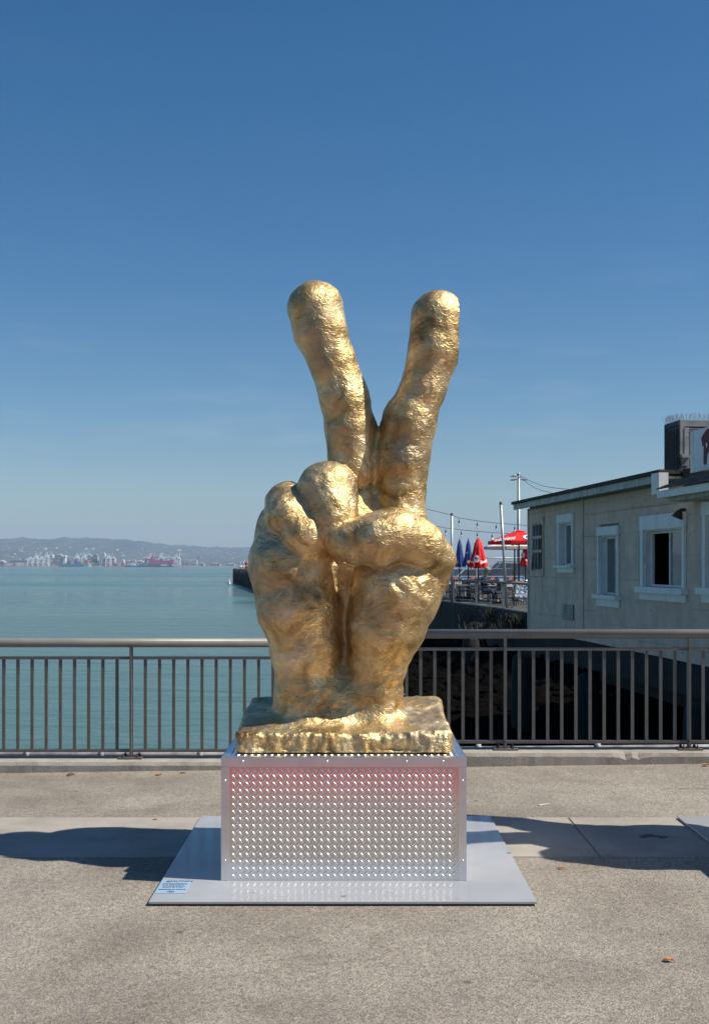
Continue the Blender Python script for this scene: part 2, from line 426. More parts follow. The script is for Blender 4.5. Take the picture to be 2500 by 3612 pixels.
def pedestal(x0, label):
    w, d = PX1-PX0, PY1-PY0
    t = thing('pedestal', label, 'pedestal', (x0+w/2, (PY0+PY1)/2, PLZ))
    hw, hd, h = w/2, d/2, PZ1-PLZ
    e = .0022
    # five sheets of tread plate
    fr = MB(); fr.box(-hw+.004, hw-.004, -hd+.002, -hd+.006, .001, h-.005); f = fr.build('front_panel', M['alu'], t)
    tag(tread(w-.07, h-.055, (1,0,0), (0,0,1), (-hw+.035, -hd+.002, .006), (0,-1,0)).build('tread_lugs', M['alu_lug'], f), kind='stuff')
    tp = MB(); tp.box(-hw+.004, hw-.004, -hd+.007, hd-.007, h-.009, h-.005); f = tp.build('top_panel', M['alu'], t)
    tag(tread(w-.07, d-.07, (1,0,0), (0,1,0), (-hw+.035, -hd+.035, h-.005), (0,0,1)).build('tread_lugs', M['alu_lug'], f), kind='stuff')
    for s in (-1, 1):
        sd = MB(); sd.box(min(s*(hw-.002), s*(hw-.006)), max(s*(hw-.002), s*(hw-.006)), -hd+.007, hd-.007, .001, h-.010)
        f = sd.build('side_panel', M['alu'], t)
        tag(tread(d-.07, h-.055, (0,1,0), (0,0,1), (s*(hw-.002), -hd+.035, .006), (s,0,0)).build('tread_lugs', M['alu_lug'], f), kind='stuff')
    bk = MB(); bk.box(-hw+.004, hw-.004, hd-.006, hd-.002, .001, h-.005); bk.build('back_panel', M['alu'], t)
    # angle trims
    tt = .0055
    for s in (-1, 1):
        y0, y1 = sorted((s*(hd-.001), s*(hd+tt-.001)))
        MB().bbox(-hw-.004, hw+.004, y0, y1, h-.046, h, .0015).build('edge_trim', M['alu_frame'], t)
        x_0, x_1 = sorted((s*(hw-.001), s*(hw+tt-.001)))
        MB().bbox(x_0, x_1, -hd+.0015, hd-.0015, h-.046, h-.0005, .0015).build('edge_trim', M['alu_frame'], t)
        for q in (-1, 1):
            y0, y1 = sorted((q*(hd-.0012), q*(hd+tt-.0022)))
            xa, xb = sorted((s*(hw-.036), s*(hw+.004)))
            MB().bbox(xa, xb, y0, y1, .001, h-.0465, .0012).build('corner_trim', M['alu_frame'], t)
        xa, xb = sorted((s*(hw-.036), s*(hw+.003)))
        MB().bbox(xa, xb, -hd+.037, hd-.037, h-.0049, h-.0005, .001).build('top_trim', M['alu_frame'], t)
        ya, yb = sorted((s*(hd-.036), s*(hd+.003)))
        MB().bbox(-hw+.002, hw-.002, ya, yb, h-.0049, h+.0006, .001).build('top_trim', M['alu_frame'], t)
    # rivets
    riv = MB(); riv.add([], [])
    riv.lathe([(.0, .004), (.004, .003), (.006, 0)], 8)
    rme = riv.mesh('rivet', M['alu_frame'])
    for x in (-.5, -.083, .31, .49):
        link('rivet', rme, t, (x, -hd-tt+.001, h-.02), (math.pi/2, 0, 0))
        for z in (h-.115, h-.315, h-.51):
            link('rivet', rme, t, (x, -hd+.002, z), (math.pi/2, 0, 0)).scale = (1.3, 1.3, .7)
    for s in (-1, 1):
        for z in (h-.115, .1):
            link('rivet', rme, t, (s*(hw-.016), -hd-tt+.002, z), (math.pi/2, 0, 0))
    return t
ped = pedestal(PX0, 'box pedestal of aluminium tread plate under the two-fingered golden hand')

# printed notice on the plate
M['notice'] = worn('notice_blue', (.28,.40,.54), (.31,.43,.57), 8, .35, 0, 0)
M['ink'] = base('notice_ink', (.03,.05,.09), .5)[0]
nt_ = thing('notice', 'pale blue caution notice stuck to the front left corner of the plate', 'sign', (-.876, 5.425, PLZ))
m = MB(); m.box(-.0735, .0735, -.108, .108, .0005, .0022); m.build('sheet', M['notice'], nt_)
def flat_text(s, size, x, y, bold=.0):
    me = text_mesh(s, size, .0003, M['ink'], 'lettering', bold)
    return link('lettering', me, nt_, (x, y, .0028))
flat_text('CAUTION', .026, .02, .09, .0008)
m = MB()
tri = [(-.053,.078),(-.033,.078),(-.043,.1)]
m.prism(tri, .0023, .003, 'z'); m.build('warning_triangle', M['ink'], nt_)
m = MB()
rr = random.Random(3)
for (y, w, h) in ((.055,.058,.008),(.038,.062,.008),(.018,.054,.007),(.0,.056,.007),(-.018,.05,.007),(-.05,.065,.012)):
    x = -w
    while x < w-.006:
        l = rr.uniform(.006,.016); x2 = min(w, x+l)
        m.box(x, x2, y-h/2, y+h/2, .0023, .0028); x = x2+rr.uniform(.002,.005)
tag(m.build('print_lines', M['ink'], nt_), kind='stuff')
m = MB(); n = 20
for k in range(n):
    a0, a1 = 2*math.pi*k/n, 2*math.pi*(k+1)/n
    m.add([(.018*math.cos(a0),-.086+.014*math.sin(a0),.0027),(.018*math.cos(a1),-.086+.014*math.sin(a1),.0027),
           (.0145*math.cos(a1),-.086+.0105*math.sin(a1),.0027),(.0145*math.cos(a0),-.086+.0105*math.sin(a0),.0027)], [(0,1,2,3)])
m.box(-.008,-.005,-.094,-.078,.0023,.003); m.box(.004,.007,-.094,-.078,.0023,.003); m.box(-.008,.007,-.088,-.085,.0023,.003)
m.build('oval_emblem', M['ink'], nt_)

# ------------------------------------------------------------------ golden hand
def gold_mat():
    m, nt, p = base('gold_leaf', (.8,.55,.2), .36, .88)
    v = coords(nt, 'Object')
    c = ramp(nt, noise(nt, v, 5.5, 6, .6, .8), [(.32, (.24,.155,.065)), (.43, (.52,.365,.165)), (.57, (.73,.55,.285)), (.71, (.86,.73,.51))])
    c = mix(nt, ramp(nt, noise(nt, v, 17, 5, .6), [(.5, (0,0,0)), (.72, (.55,.55,.55))]), c, (.50,.33,.13))
    c = mix(nt, ramp(nt, noise(nt, v, 3.6, 4, .55, .5), [(.52, (0,0,0)), (.68, (.6,.6,.6))]), c, (.40,.35,.27))
    nt.links.new(c, p.inputs['Base Color'])
    r = ramp(nt, noise(nt, v, 7, 5, .6), [(.3, (.37,.37,.37)), (.7, (.60,.60,.60))])
    nt.links.new(r, p.inputs['Roughness'])
    # crumpled leaf: broad dents, then wrinkles running across, then fine foil grain
    n1 = N(nt, 'ShaderNodeTexNoise', Scale=16.0, Detail=6.0, Roughness=.6, Distortion=.4)
    nt.links.new(v, n1.inputs['Vector'])
    b1 = bump(nt, p, n1.outputs['Fac'], .46, .03)
    mp = N(nt, 'ShaderNodeMapping'); mp.inputs['Scale'].default_value = (1, 1, 2.2); mp.inputs['Rotation'].default_value = (.3, .5, 0)
    nt.links.new(v, mp.inputs['Vector'])
    mg = N(nt, 'ShaderNodeTexNoise', Scale=30.0, Detail=5.0, Roughness=.62, Distortion=1.0); mg.noise_type = 'RIDGED_MULTIFRACTAL'
    nt.links.new(mp.outputs['Vector'], mg.inputs['Vector'])
    b2 = bump(nt, p, mg.outputs['Fac'], .45, .010, b1)
    bump(nt, p, noise(nt, v, 150, 3), .4, .003, b2)
    return m
M['gold'] = gold_mat()

def build_hand():
    h = .009
    lo = np.array([-.66, 5.58, PZ1-.012]); hi = np.array([.56, 6.46, 3.19])
    n = np.ceil((hi-lo)/h).astype(int)
    X, Y, Z = np.meshgrid(*[lo[i]+h*np.arange(n[i]) for i in range(3)], indexing='ij')
    X = X.astype(np.float32); Y = Y.astype(np.float32); Z = Z.astype(np.float32)
    def P(u, v, y): return np.array(((u*S-1250)/F*y, y, EYE-(v*S-HZ)/F*y))
    def cone(a, b):
        pa, pb = P(*a[:3]), P(*b[:3]); ra, rb = a[3]*S/F*a[2], b[3]*S/F*b[2]
        d = pb-pa; L = float(d @ d)
        px, py, pz = X-np.float32(pa[0]), Y-np.float32(pa[1]), Z-np.float32(pa[2])
        t = np.clip((px*np.float32(d[0])+py*np.float32(d[1])+pz*np.float32(d[2]))/np.float32(L), 0, 1)
        q = np.sqrt((px-t*np.float32(d[0]))**2+(py-t*np.float32(d[1]))**2+(pz-t*np.float32(d[2]))**2)
        return q-(ra+(rb-ra)*t).astype(np.float32)
    def smin(a, b, k):
        hh = np.clip(.5+.5*(b-a)/k, 0, 1)
        return b*(1-hh)+a*hh-k*hh*(1-hh)
    def chain(pts, k=.03):
        d = None
        for a, b in zip(pts[:-1], pts[1:]):
            c = cone(a, b); d = c if d is None else smin(d, c, k)
        return d
    # palm: two fleshy masses either side of a deep cleft, a back plate behind them
    left = chain([(652,1205,6.02,80),(657,1270,5.98,90),(672,1370,5.96,88),(686,1460,5.98,76),(694,1560,6.0,70),(694,1640,6.0,78)], .05)
    right = chain([(925,1275,5.98,84),(893,1330,5.94,96),(868,1410,5.95,86),(849,1490,5.98,63),(841,1570,6.0,60),(838,1640,6.0,68)], .05)
    back = chain([(780,1190,6.17,112),(775,1330,6.26,108),(768,1480,6.25,100),(765,1640,6.12,120)], .05)
    d = smin(left, back, .05); d = smin(d, right, .022)
    # the two raised fingers
    mid = chain([(711,696,6.04,64),(722,745,6.03,58),(748,815,6.03,50),(776,900,6.04,55),(789,965,6.05,56),(794,1060,6.07,54),(795,1180,6.12,58)], .03)
    idx = chain([(987,718,6.02,62),(977,790,6.01,58),(953,870,6.02,51),(921,950,6.04,60),(904,1040,6.06,60),(902,1110,6.07,56),(895,1210,6.08,66)], .03)
    d = smin(d, mid, .05); d = smin(d, idx, .04)
    # folded little finger and ring finger
    little = chain([(645,1180,6.1,66),(647,1134,6.0,48),(652,1160,5.89,52),(688,1208,5.83,48),(692,1222,5.84,42)], .03)
    d = smin(d, little, .010)
    ring = chain([(740,1160,6.12,60),(738,1107,5.92,64),(748,1150,5.86,52),(752,1190,5.84,48)], .05)
    d = smin(d, ring, .009)
    thumb = chain([(764,1219,5.77,33),(800,1222,5.75,46),(850,1216,5.735,60),(893,1202,5.76,57),(945,1226,5.82,53),(978,1258,5.9,43),(960,1290,5.95,60)], .04)
    d = smin(d, thumb, .012)
    # wrist flares into a rough slab with a tilted top
    wr = chain([(694,1575,6.02,68),(840,1575,6.02,60)], .03)
    d = smin(d, wr, .06)
    zt = (.735 + (Y-5.66)*np.float32(.16)).astype(np.float32)
    sx = np.abs(X+.053+.0*Y)-np.float32(.542); sy = np.abs(Y-5.995)-np.float32(.352)
    sz = np.abs(Z-(PZ1-.1+zt)/2)-(zt-PZ1+.1)/2
    sx = sx+np.float32(.035); sy = sy+np.float32(.035); sz = sz+np.float32(.035)
    slab = np.sqrt(np.maximum(sx,0)**2+np.maximum(sy,0)**2+np.maximum(sz,0)**2)+np.minimum(np.maximum(sx,np.maximum(sy,sz)),0)-np.float32(.035)
    d = smin(d, slab, .075)
    # cut flat where it stands on the pedestal
    d = np.maximum(d, (PZ1-.001)-Z)
    # ---- surface nets
    s = d < 0
    nx, ny, nz = d.shape
    cs = np.zeros((nx-1, ny-1, nz-1), np.int8)
    for i in (0,1):
        for j in (0,1):
            for k in (0,1): cs += s[i:nx-1+i, j:ny-1+j, k:nz-1+k]
    act = (cs > 0) & (cs < 8)
    ids = np.full(act.shape, -1, np.int64); ai = np.argwhere(act); ids[act] = np.arange(len(ai))
    acc = np.zeros((len(ai), 3)); cnt = np.zeros(len(ai))
    cor = [(i,j,k) for i in (0,1) for j in (0,1) for k in (0,1)]
    val = {c: d[ai[:,0]+c[0], ai[:,1]+c[1], ai[:,2]+c[2]].astype(np.float64) for c in cor}
    for a in cor:
        for ax in range(3):
            if a[ax] == 0:
                b = tuple(1 if q == ax else a[q] for q in range(3))
                va, vb = val[a], val[b]; cr = (va < 0) != (vb < 0)
                t = np.where(cr, va/np.where(cr, va-vb, 1), 0)
                pt = np.tile(np.array(a, float), (len(ai),1)); pt[:,ax] += t
                acc[cr] += pt[cr]; cnt[cr] += 1
    verts = lo + h*(ai + acc/cnt[:,None])
    faces = []
    for ax in range(3):
        o1, o2 = [(1,2),(2,0),(0,1)][ax]
        sl0 = [slice(None)]*3; sl1 = [slice(None)]*3; sl0[ax] = slice(0,-1); sl1[ax] = slice(1,None)
        cr = s[tuple(sl0)] != s[tuple(sl1)]
        e = np.argwhere(cr)
        ok = (e[:,o1] > 0) & (e[:,o2] > 0) & (e[:,o1] < act.shape[o1]) & (e[:,o2] < act.shape[o2]); e = e[ok]
        def g(da, db):
            q = e.copy(); q[:,o1] -= da; q[:,o2] -= db; return ids[q[:,0],q[:,1],q[:,2]]
        f = np.stack([g(0,0), g(1,0), g(1,1), g(0,1)], 1)
        flip = s[e[:,0],e[:,1],e[:,2]]
        f[~flip] = f[~flip][:, ::-1]
        faces.append(f)
    faces = np.concatenate(faces); faces = faces[(faces >= 0).all(1)]
    def normals(vv):
        a, b, c, q = (vv[faces[:,i]] for i in range(4))
        fn = np.cross(c-a, q-b); out = np.zeros_like(vv)
        for i in range(4): np.add.at(out, faces[:,i], fn)
        return out/np.maximum(np.linalg.norm(out, axis=1, keepdims=True), 1e-12)
    # one relaxing pass takes the grid out of the surface
    for _ in range(1):
        sm = np.zeros_like(verts); ct = np.zeros(len(verts))
        for i in range(4):
            for q in (1, 3):
                np.add.at(sm, faces[:,i], verts[faces[:,(i+q)%4]]); np.add.at(ct, faces[:,i], 1)
        verts = verts*.4 + .6*sm/ct[:,None]
    # ---- hand-modelled dents and ridges
    rs = np.random.RandomState(5); G = rs.rand(32,32,32)
    def vn(p):
        i0 = np.floor(p).astype(int); f = p-i0; f = f*f*(3-2*f); r = 0
        for i in (0,1):
            for j in (0,1):
                for k in (0,1):
                    w = (f[:,0] if i else 1-f[:,0])*(f[:,1] if j else 1-f[:,1])*(f[:,2] if k else 1-f[:,2])
                    r = r + w*G[(i0[:,0]+i)%32,(i0[:,1]+j)%32,(i0[:,2]+k)%32]
        return r*2-1
    JP = rs.rand(16,16,16,3)
    def cells(p):
        # distance to the nearest of scattered points: shallow thumbed dents meeting in ridges
        i0 = np.floor(p).astype(int); best = np.full(len(p), 9.0)
        for i in (-1,0,1):
            for j in (-1,0,1):
                for k in (-1,0,1):
                    c = i0+np.array((i,j,k)); q = c+JP[c[:,0]%16,c[:,1]%16,c[:,2]%16]
                    best = np.minimum(best, ((q-p)**2).sum(1))
        return np.sqrt(best)
    nrm = normals(verts)
    wp = verts + .05*np.stack([vn(verts*6+k*9.1) for k in range(3)], 1)
    disp = .009*vn(verts*5+3) + .0035*vn(wp*11+11) + .012*(cells(wp*7.5)-.55) + .006*(cells(wp*17+4)-.55) + np.clip(.55+.9*vn(verts*4+20),0,1.3)*(.003*(1-2*np.abs(vn(wp*np.array([16,16,26])+5))) + .003*vn(wp*34+1))
    disp *= 1-.45*np.clip((verts[:,2]-1.9)/.3, 0, 1)      # the fingers are smoother than the palm
    # the lip of the slab is rougher, raked downwards
    low = np.clip((.78-verts[:,2])/.04, 0, 1)*np.clip(.5+3*np.maximum(np.abs(nrm[:,1]), np.abs(nrm[:,0]))-1.2, 0, 1)
    disp += low*(.008*vn(wp*np.array([9,9,20])+7)+.009*vn(wp*np.array([34,34,22])+2)+.006*vn(verts*np.array([75,75,40])+9))
    disp *= np.clip((verts[:,2]-PZ1)/.02, .0, 1)
    verts = verts + nrm*disp[:,None]
    verts[:,2] = np.maximum(verts[:,2], PZ1+.0008)
    nrm = normals(verts)
    return verts, faces, nrm
HV, HF, HN = build_hand()
def sculpture(label, loc, rz, src=None):
    t = thing('hand_sculpture', label, 'sculpture', loc, rz)
    if src:
        for n, me in src: link(n, me, t)
        return t, src
    c = np.array(loc); out = []
    fz = HV[HF][:,:,2].mean(1); fy = HV[HF][:,:,1].mean(1)
    slab = fz < (.735+(fy-5.66)*.16+.035)
    for name, sel in (('base_slab', slab), ('hand', ~slab)):
        f = HF[sel]; used = np.unique(f); rm = np.full(len(HV), -1); rm[used] = np.arange(len(used))
        me = bpy.data.meshes.new(name); me.from_pydata((HV[used]-c).tolist(), [], rm[f].tolist())
        me.polygons.foreach_set('use_smooth', [True]*len(me.polygons))
        me.materials.append(M['gold']); me.update()
        me.normals_split_custom_set_from_vertices(HN[used].tolist())
        link(name, me, t); out.append((name, me))
    return t, out
hand, hsrc = sculpture('tall golden hand raising two fingers, on its rough slab', (-.053, 6.0, PZ1), 0)

# its neighbour: only the plate's corner and its shadow reach the picture
DX = 2.96
ground_plate(-.955+DX, .847+DX, 5.19, 6.965, 'dark edged grey steel plate cut off by the right edge of the picture')
pedestal(PX0+DX, 'aluminium tread-plate pedestal beyond the right edge of the picture')
sculpture('golden sculpture beyond the right edge whose shadow crosses the concrete slabs', (-.053+DX, 6.05, PZ1), math.radians(62), hsrc)
# ------------------------------------------------------------------ water, far shore, hills
WZ = -2.3
def water_mat():
    m, nt, p = base('bay_water', (.012,.045,.05), .08, 0, ior=1.33)
    v = position(nt)
    mp = N(nt, 'ShaderNodeMapping'); mp.inputs['Scale'].default_value = (.35, 1.0, 1); nt.links.new(v, mp.inputs['Vector'])
    # broad currents change the tint a little
    col = ramp(nt, noise(nt, position(nt, (.0016,.006,1)), 1.0, 4, .55, .5), [(.35, (.046,.128,.126)), (.52, (.086,.145,.128)), (.68, (.054,.134,.126))])
    nt.links.new(col, p.inputs['Base Color'])
    h1 = noise(nt, mp.outputs['Vector'], .55, 3, .5, .3)
    h2 = noise(nt, mp.outputs['Vector'], 2.3, 4, .55, .2)
    b = bump(nt, p, h1, 1.0, .45)
    b = bump(nt, p, h2, 1.0, .16, b)
    # calm slicks and ruffled lanes
    r = ramp(nt, noise(nt, position(nt, (.004,.02,1)), 1.0, 3, .5, .4), [(.42, (.07,.07,.07)), (.6, (.22,.22,.22))])
    nt.links.new(r, p.inputs['Roughness'])
    return m
M['water'] = water_mat()
w = MB(); w.add([(-12000,-1500,WZ),(12000,-1500,WZ),(12000,12000,WZ),(-12000,12000,WZ)], [(0,1,2,3)])
tag(w.build('water', M['water']), kind='structure')

M['shore'] = worn('shore_ground', (.20,.17,.13), (.13,.13,.09), .01, .95, 0, 0)
sh = MB(); yy = 4020
xs = np.linspace(-6500, 2600, 120)
vv = []; 
for x in xs:
    e = 40*math.sin(x*.004)+25*math.sin(x*.013+1)
    vv += [(x, yy+e, WZ-1), (x, yy+e+6, WZ+3.2+rnd.random()*1.2), (x, yy+500, WZ+5), (x, 11500, WZ+9)]
sh.add(vv, [(i*4+k, (i+1)*4+k, (i+1)*4+k+1, i*4+k+1) for i in range(len(xs)-1) for k in range(3)])
tag(sh.build('shore', M['shore']), kind='structure')

def hills(name, Y, prof, depth, seed, mat):
    r = random.Random(seed); m = MB(); rows = 14; n = 260
    pxs = np.linspace(prof[0][0], prof[-1][0], n)
    tops = np.interp(pxs, [p[0] for p in prof], [p[1] for p in prof])
    ph = [r.uniform(0, 6.28) for _ in range(8)]
    vv = []
    for px, ty in zip(pxs, tops):
        top = at(px, ty, Y); top.z += 1.6*sum(math.sin(px*f+ph[i]) for i, f in enumerate((.09,.17,.31,.55)))*1.4 + r.uniform(-2.2, 2.2)
        for j in range(rows):
            t = j/(rows-1)
            # spurs and gullies on the slope
            wob = math.sin(px*.05+5*t+ph[5])+.7*math.sin(px*.13-4*t+ph[6])+.4*math.sin(px*.3+9*t)
            zz = WZ+6 + (top.z-WZ-6)*(t**1.15)
            y = Y-depth*(1-t) + 90*wob*math.sin(math.pi*t)
            vv.append((top.x, y, zz))
        vv.append((top.x, Y+700, top.z*.4))
    k = rows+1
    m.add(vv, [(i*k+j, (i+1)*k+j, (i+1)*k+j+1, i*k+j+1) for i in range(n-1) for j in range(k-1)], True)
    return tag(m.build(name, mat), kind='structure')
M['wood'] = worn('wooded_hillside', (.045,.062,.055), (.085,.09,.08), .006, .95, 0, 0, c3=(.15,.15,.13), sc3=.012, t3=.66)
prof1 = [(-700,1935),(-400,1915),(-200,1904),(-60,1908),(0,1904),(58,1898),(101,1898),(140,1901),(173,1904),(195,1901),(216,1896.5),(231,1896),(274,1899),(317,1897),(360,1899),(460,1905),(498,1909),(570,1918),(619,1926),(680,1937),(760,1952),(860,1970),(960,1992)]
hills('hill', 8200, prof1, 3000, 2, M['wood'])
prof2 = [(420,1975),(520,1940),(600,1926),(642,1922),(700,1928),(757,1929.5),(843,1932),(889,1929),(1000,1936),(1150,1950),(1300,1970),(1450,1992)]
hills('hill', 9300, prof2, 3600, 3, M['wood'])

# houses scattered over the hills
M['house'] = base('pale_house_wall', (.72,.68,.62), .8)[0]
hm = MB(); hm.box(-1,1,-.7,.7,0,1); hm.prism([(-1.1,1),(1.1,1),(0,1.6)], -.75, .75)
hme = hm.mesh('hillside_house', M['house'])
hr = random.Random(21); nh = 0
from mathutils.bvhtree import BVHTree
def slope_hit(objs, px, py):
    d = (at(px, py, 100.0) - cam_ob.location).normalized(); best = None
    for bv in objs:
        h = bv.ray_cast(cam_ob.location, d)
        if h[0] is not None and (best is None or h[3] < best[3]): best = h
    return best
bpy.context.view_layer.update()
bvs = []
for o in [x for x in bpy.data.objects if x.name.startswith('hill')]:
    if o.type == 'MESH' and o.data != hme:
        bvs.append(BVHTree.FromPolygons([v.co for v in o.data.vertices], [p.vertices[:] for p in o.data.polygons]))
clus = [(640,1945,70,8),(720,1950,80,12),(820,1960,50,10),(560,1950,50,10),(60,1935,60,12),(120,1945,70,10),(330,1950,80,12),(20,1950,40,10),(430,1955,60,10),(760,1945,60,6)]
while nh < 150:
    cx, cy, sx, sy = hr.choice(clus)
    px, py = hr.gauss(cx, sx), hr.gauss(cy, sy)
    if not (-30 < px < 905): continue
    h = slope_hit(bvs, px, py)
    if not h: continue
    o = link('hillside_house', hme, None, h[0]-Vector((0,0,1)), (0,0,hr.uniform(-.6,.6)))
    s = hr.uniform(1.6, 4.2); o.scale = (s*hr.uniform(.8,1.8), s, s*hr.uniform(.7,1.3))
    tag(o, 'tiny pale house among the woods of the far hills', 'house', 'houses on the far hills'); nh += 1

# ---- harbour across the bay
PYR = 4100.0
U = PYR/F                       # metres for one photo pixel at that distance
M['crane'] = base('crane_white', (.90,.90,.88), .6)[0]
M['crane2'] = base('crane_grey', (.46,.49,.50), .6)[0]
def crane(px, top, label, tip=None, flat=None, Y=PYR, mat=None):
    """ship-to-shore crane: portal legs, tower, boom raised or level"""
    mat = mat or M['crane']; u = Y/F
    b = at(px, 2000, Y); b.z = WZ+4
    t = thing('harbour_crane', label, 'crane', b, 0, 'cranes of the far harbour')
    H = (2000-top)*u-6; mid = H*.62; w = 8.5; dd = 12
    f = MB()
    for sx in (-w, w):
        for sy in (-dd, dd):
            f.bar((sx,sy,0), (sx*.8,sy*.8,mid), 2.6)
    for sy in (-dd, dd):
        f.bar((-w,sy,10), (w,sy,10), 2.2); f.bar((-w,sy*.8,mid), (w,sy*.8,mid), 3.0)
    f.bar((-w,-dd,mid), (-w,dd,mid), 2.4); f.bar((w,-dd,mid), (w,dd,mid), 2.4)
    f.build('portal_frame', mat, t)
    f = MB()
    for sx in (-3.5, 3.5):
        f.bar((sx*1.6,0,mid), (sx*.4,0,H), 2.2)
    f.bar((-6,0,mid+5), (6,0,mid+5), 5, 5); f.build('tower', mat, t)
    f = MB()
    if tip:
        q = at(tip[0], tip[1], Y) - b
        f.bar((2,0,mid), q, 2.0, 3.2); f.bar((0,0,H), (Vector((2,0,mid))*.35+q*.65), .8)
        f.bar(q+Vector((-3,0,0)), q+Vector((3,0,1)), 6, 5)
    else:
        a, c = flat
        f.bar(((a-px)*u,0,mid+2), ((c-px)*u,0,mid+2), 3, 3.4)
        f.bar((0,0,H), ((c-px)*u*.75,0,mid+3), .9); f.bar((0,0,H), ((a-px)*u*.8,0,mid+3), .9)
    f.build('boom', mat, t)
    return t
crane(128,1951,'far white harbour crane, boom raised to the right, leftmost but one',tip=(162,1936))
crane(109,1962,'far stubby white harbour crane with level boom, leftmost of the row',flat=(88,124))
crane(148,1959,'far white harbour crane with level boom between two cranes with raised booms',flat=(138,160))
crane(166,1946,'far white harbour crane with the boom that rises highest, left of the blue ship',tip=(200,1933))
crane(241,1958,'far white harbour crane with level boom behind the blue ship stern',flat=(225,262),mat=M['crane2'])
crane(253,1960,'far pale harbour crane with level boom amidships of the blue ship',flat=(240,270),mat=M['crane2'])
crane(272,1950,'far white harbour crane with raised boom behind the blue ship middle',tip=(304,1936))
crane(298,1950,'far white harbour crane with raised boom behind the blue ship bow',tip=(330,1936))
crane(369,1956,'far grey harbour crane with level boom before the tan block',flat=(355,388),mat=M['crane2'])
crane(384,1952,'far white harbour crane with raised boom beside the tan block',tip=(414,1940))
crane(535,1949,'far grey harbour crane with level boom over the magenta ship stern',flat=(505,560),mat=M['crane'])
crane(543,1949,'far grey harbour crane with level boom over the magenta ship middle',flat=(525,575),mat=M['crane2'])
crane(569,1949,'far harbour crane with a long level boom over the magenta ship bow',flat=(548,612),mat=M['crane'])
crane(620,1955,'far slender harbour crane, boom almost upright, left one of the pair',tip=(629,1941),mat=M['crane'])
crane(629,1955,'far slender harbour crane, boom almost upright, right one of the pair',tip=(637,1941),mat=M['crane'])
crane(662,1970,'far low grey harbour crane with level boom right of the upright pair',flat=(645,680),mat=M['crane2'])
crane(686,1968,'far low harbour crane, boom slanting up to the right, rightmost',tip=(706,1960),mat=M['crane2'])

# city blocks behind the quays
cr_ = random.Random(11)
M['blk'] = [worn('city_block_%d' % i, c, tuple(q*.8 for q in c), .02, .8, 0, 0) for i, c in enumerate(((.55,.52,.46),(.42,.44,.46),(.60,.47,.36),(.34,.37,.40),(.66,.64,.60)))]
M['blkwin'] = base('city_window_band', (.10,.13,.16), .3)[0]
def block(x0, x1, top, mi, label, Y=4450.0):
    a, c = at(x0, 2000, Y), at(x1, 2000, Y); wdt = c.x-a.x; z1 = at(0, top, Y).z-WZ-4
    t = thing('city_block', label, 'building', ((a.x+c.x)/2, Y, WZ+4), 0, 'blocks of the far city')
    m = MB(); m.box(-wdt/2, wdt/2, -14, 14, 0, z1); m.box(-wdt*.3, wdt*.2, -8, 8, z1, z1+4); m.build('wall', M['blk'][mi], t)
    nfl = max(2, int(z1/9)); m = MB()
    for k in range(nfl):
        z = (k+.5)*z1/nfl; m.box(-wdt*.44, wdt*.44, -14.6, -14.1, z-1.7, z+1.7)
    m.build('window_bands', M['blkwin'], t)
    return t
blocks = [(181.5,190,1958,4,'far pale slab block left of the twin grey towers'),(199,206,1957,3,'far slim grey tower beside the cream tower'),(206,221,1956.5,0,'far cream tower, tallest left of the blue ship'),
 (307,326,1958,0,'far broad cream tower over the blue ship bow'),(331,348,1957,3,'far dark grey tower right of the broad cream tower'),(367,373,1953,4,'far thin white tower rising behind the tan block'),
 (366,388,1967,1,'far grey hall left of the tan block'),(388,408,1968,2,'far plain tan block near the raised crane boom'),(333,356,1976,4,'far low white block under the dark grey tower'),
 (39,87,1974,1,'far long grey shed with posts near the left edge'),(86,104,1970,3,'far grey shed next to the leftmost crane'),(0,20,1979,4,'far low pale sheds at the left edge'),
 (433,440,1976,4,'far small white block right of the tan block'),(448,462,1979,0,'far low cream block behind the tugboat'),(463,480,1976,1,'far low grey block right of the tugboat'),
 (486,507,1979,4,'far low pale block left of the magenta ship'),(640,668,1975,1,'far grey terminal hall behind the low cranes'),(668,696,1977,4,'far pale terminal hall under the slanting boom'),
 (706,722,1988,0,'far low cream shed right of the terminal halls'),(740,778,1989,2,'far long low tan shed before the right hills'),(800,830,1990,4,'far low white shed near the dark pier')]
for b_ in blocks: block(*b_)
# container yard: past counting at this distance
cols = [(.45,.10,.08),(.10,.16,.32),(.55,.50,.45),(.40,.22,.10),(.12,.25,.22),(.65,.62,.6)]
cm = [base('container_%d' % i, c, .7)[0] for i, c in enumerate(cols)]
for gi in range(6):
    m = MB()
    for _ in range(70):
        px = cr_.uniform(0, 520); Y = PYR+cr_.uniform(15, 160); p = at(px, 2000, Y); n = cr_.randint(1, 5)
        m.box(p.x-6, p.x+6, Y-1.3, Y+1.3, WZ+4, WZ+4+2.6*n)
    tag(m.build('container_stacks', cm[gi]), 'jumble of far shipping containers along the opposite quay', 'containers', None, 'stuff')

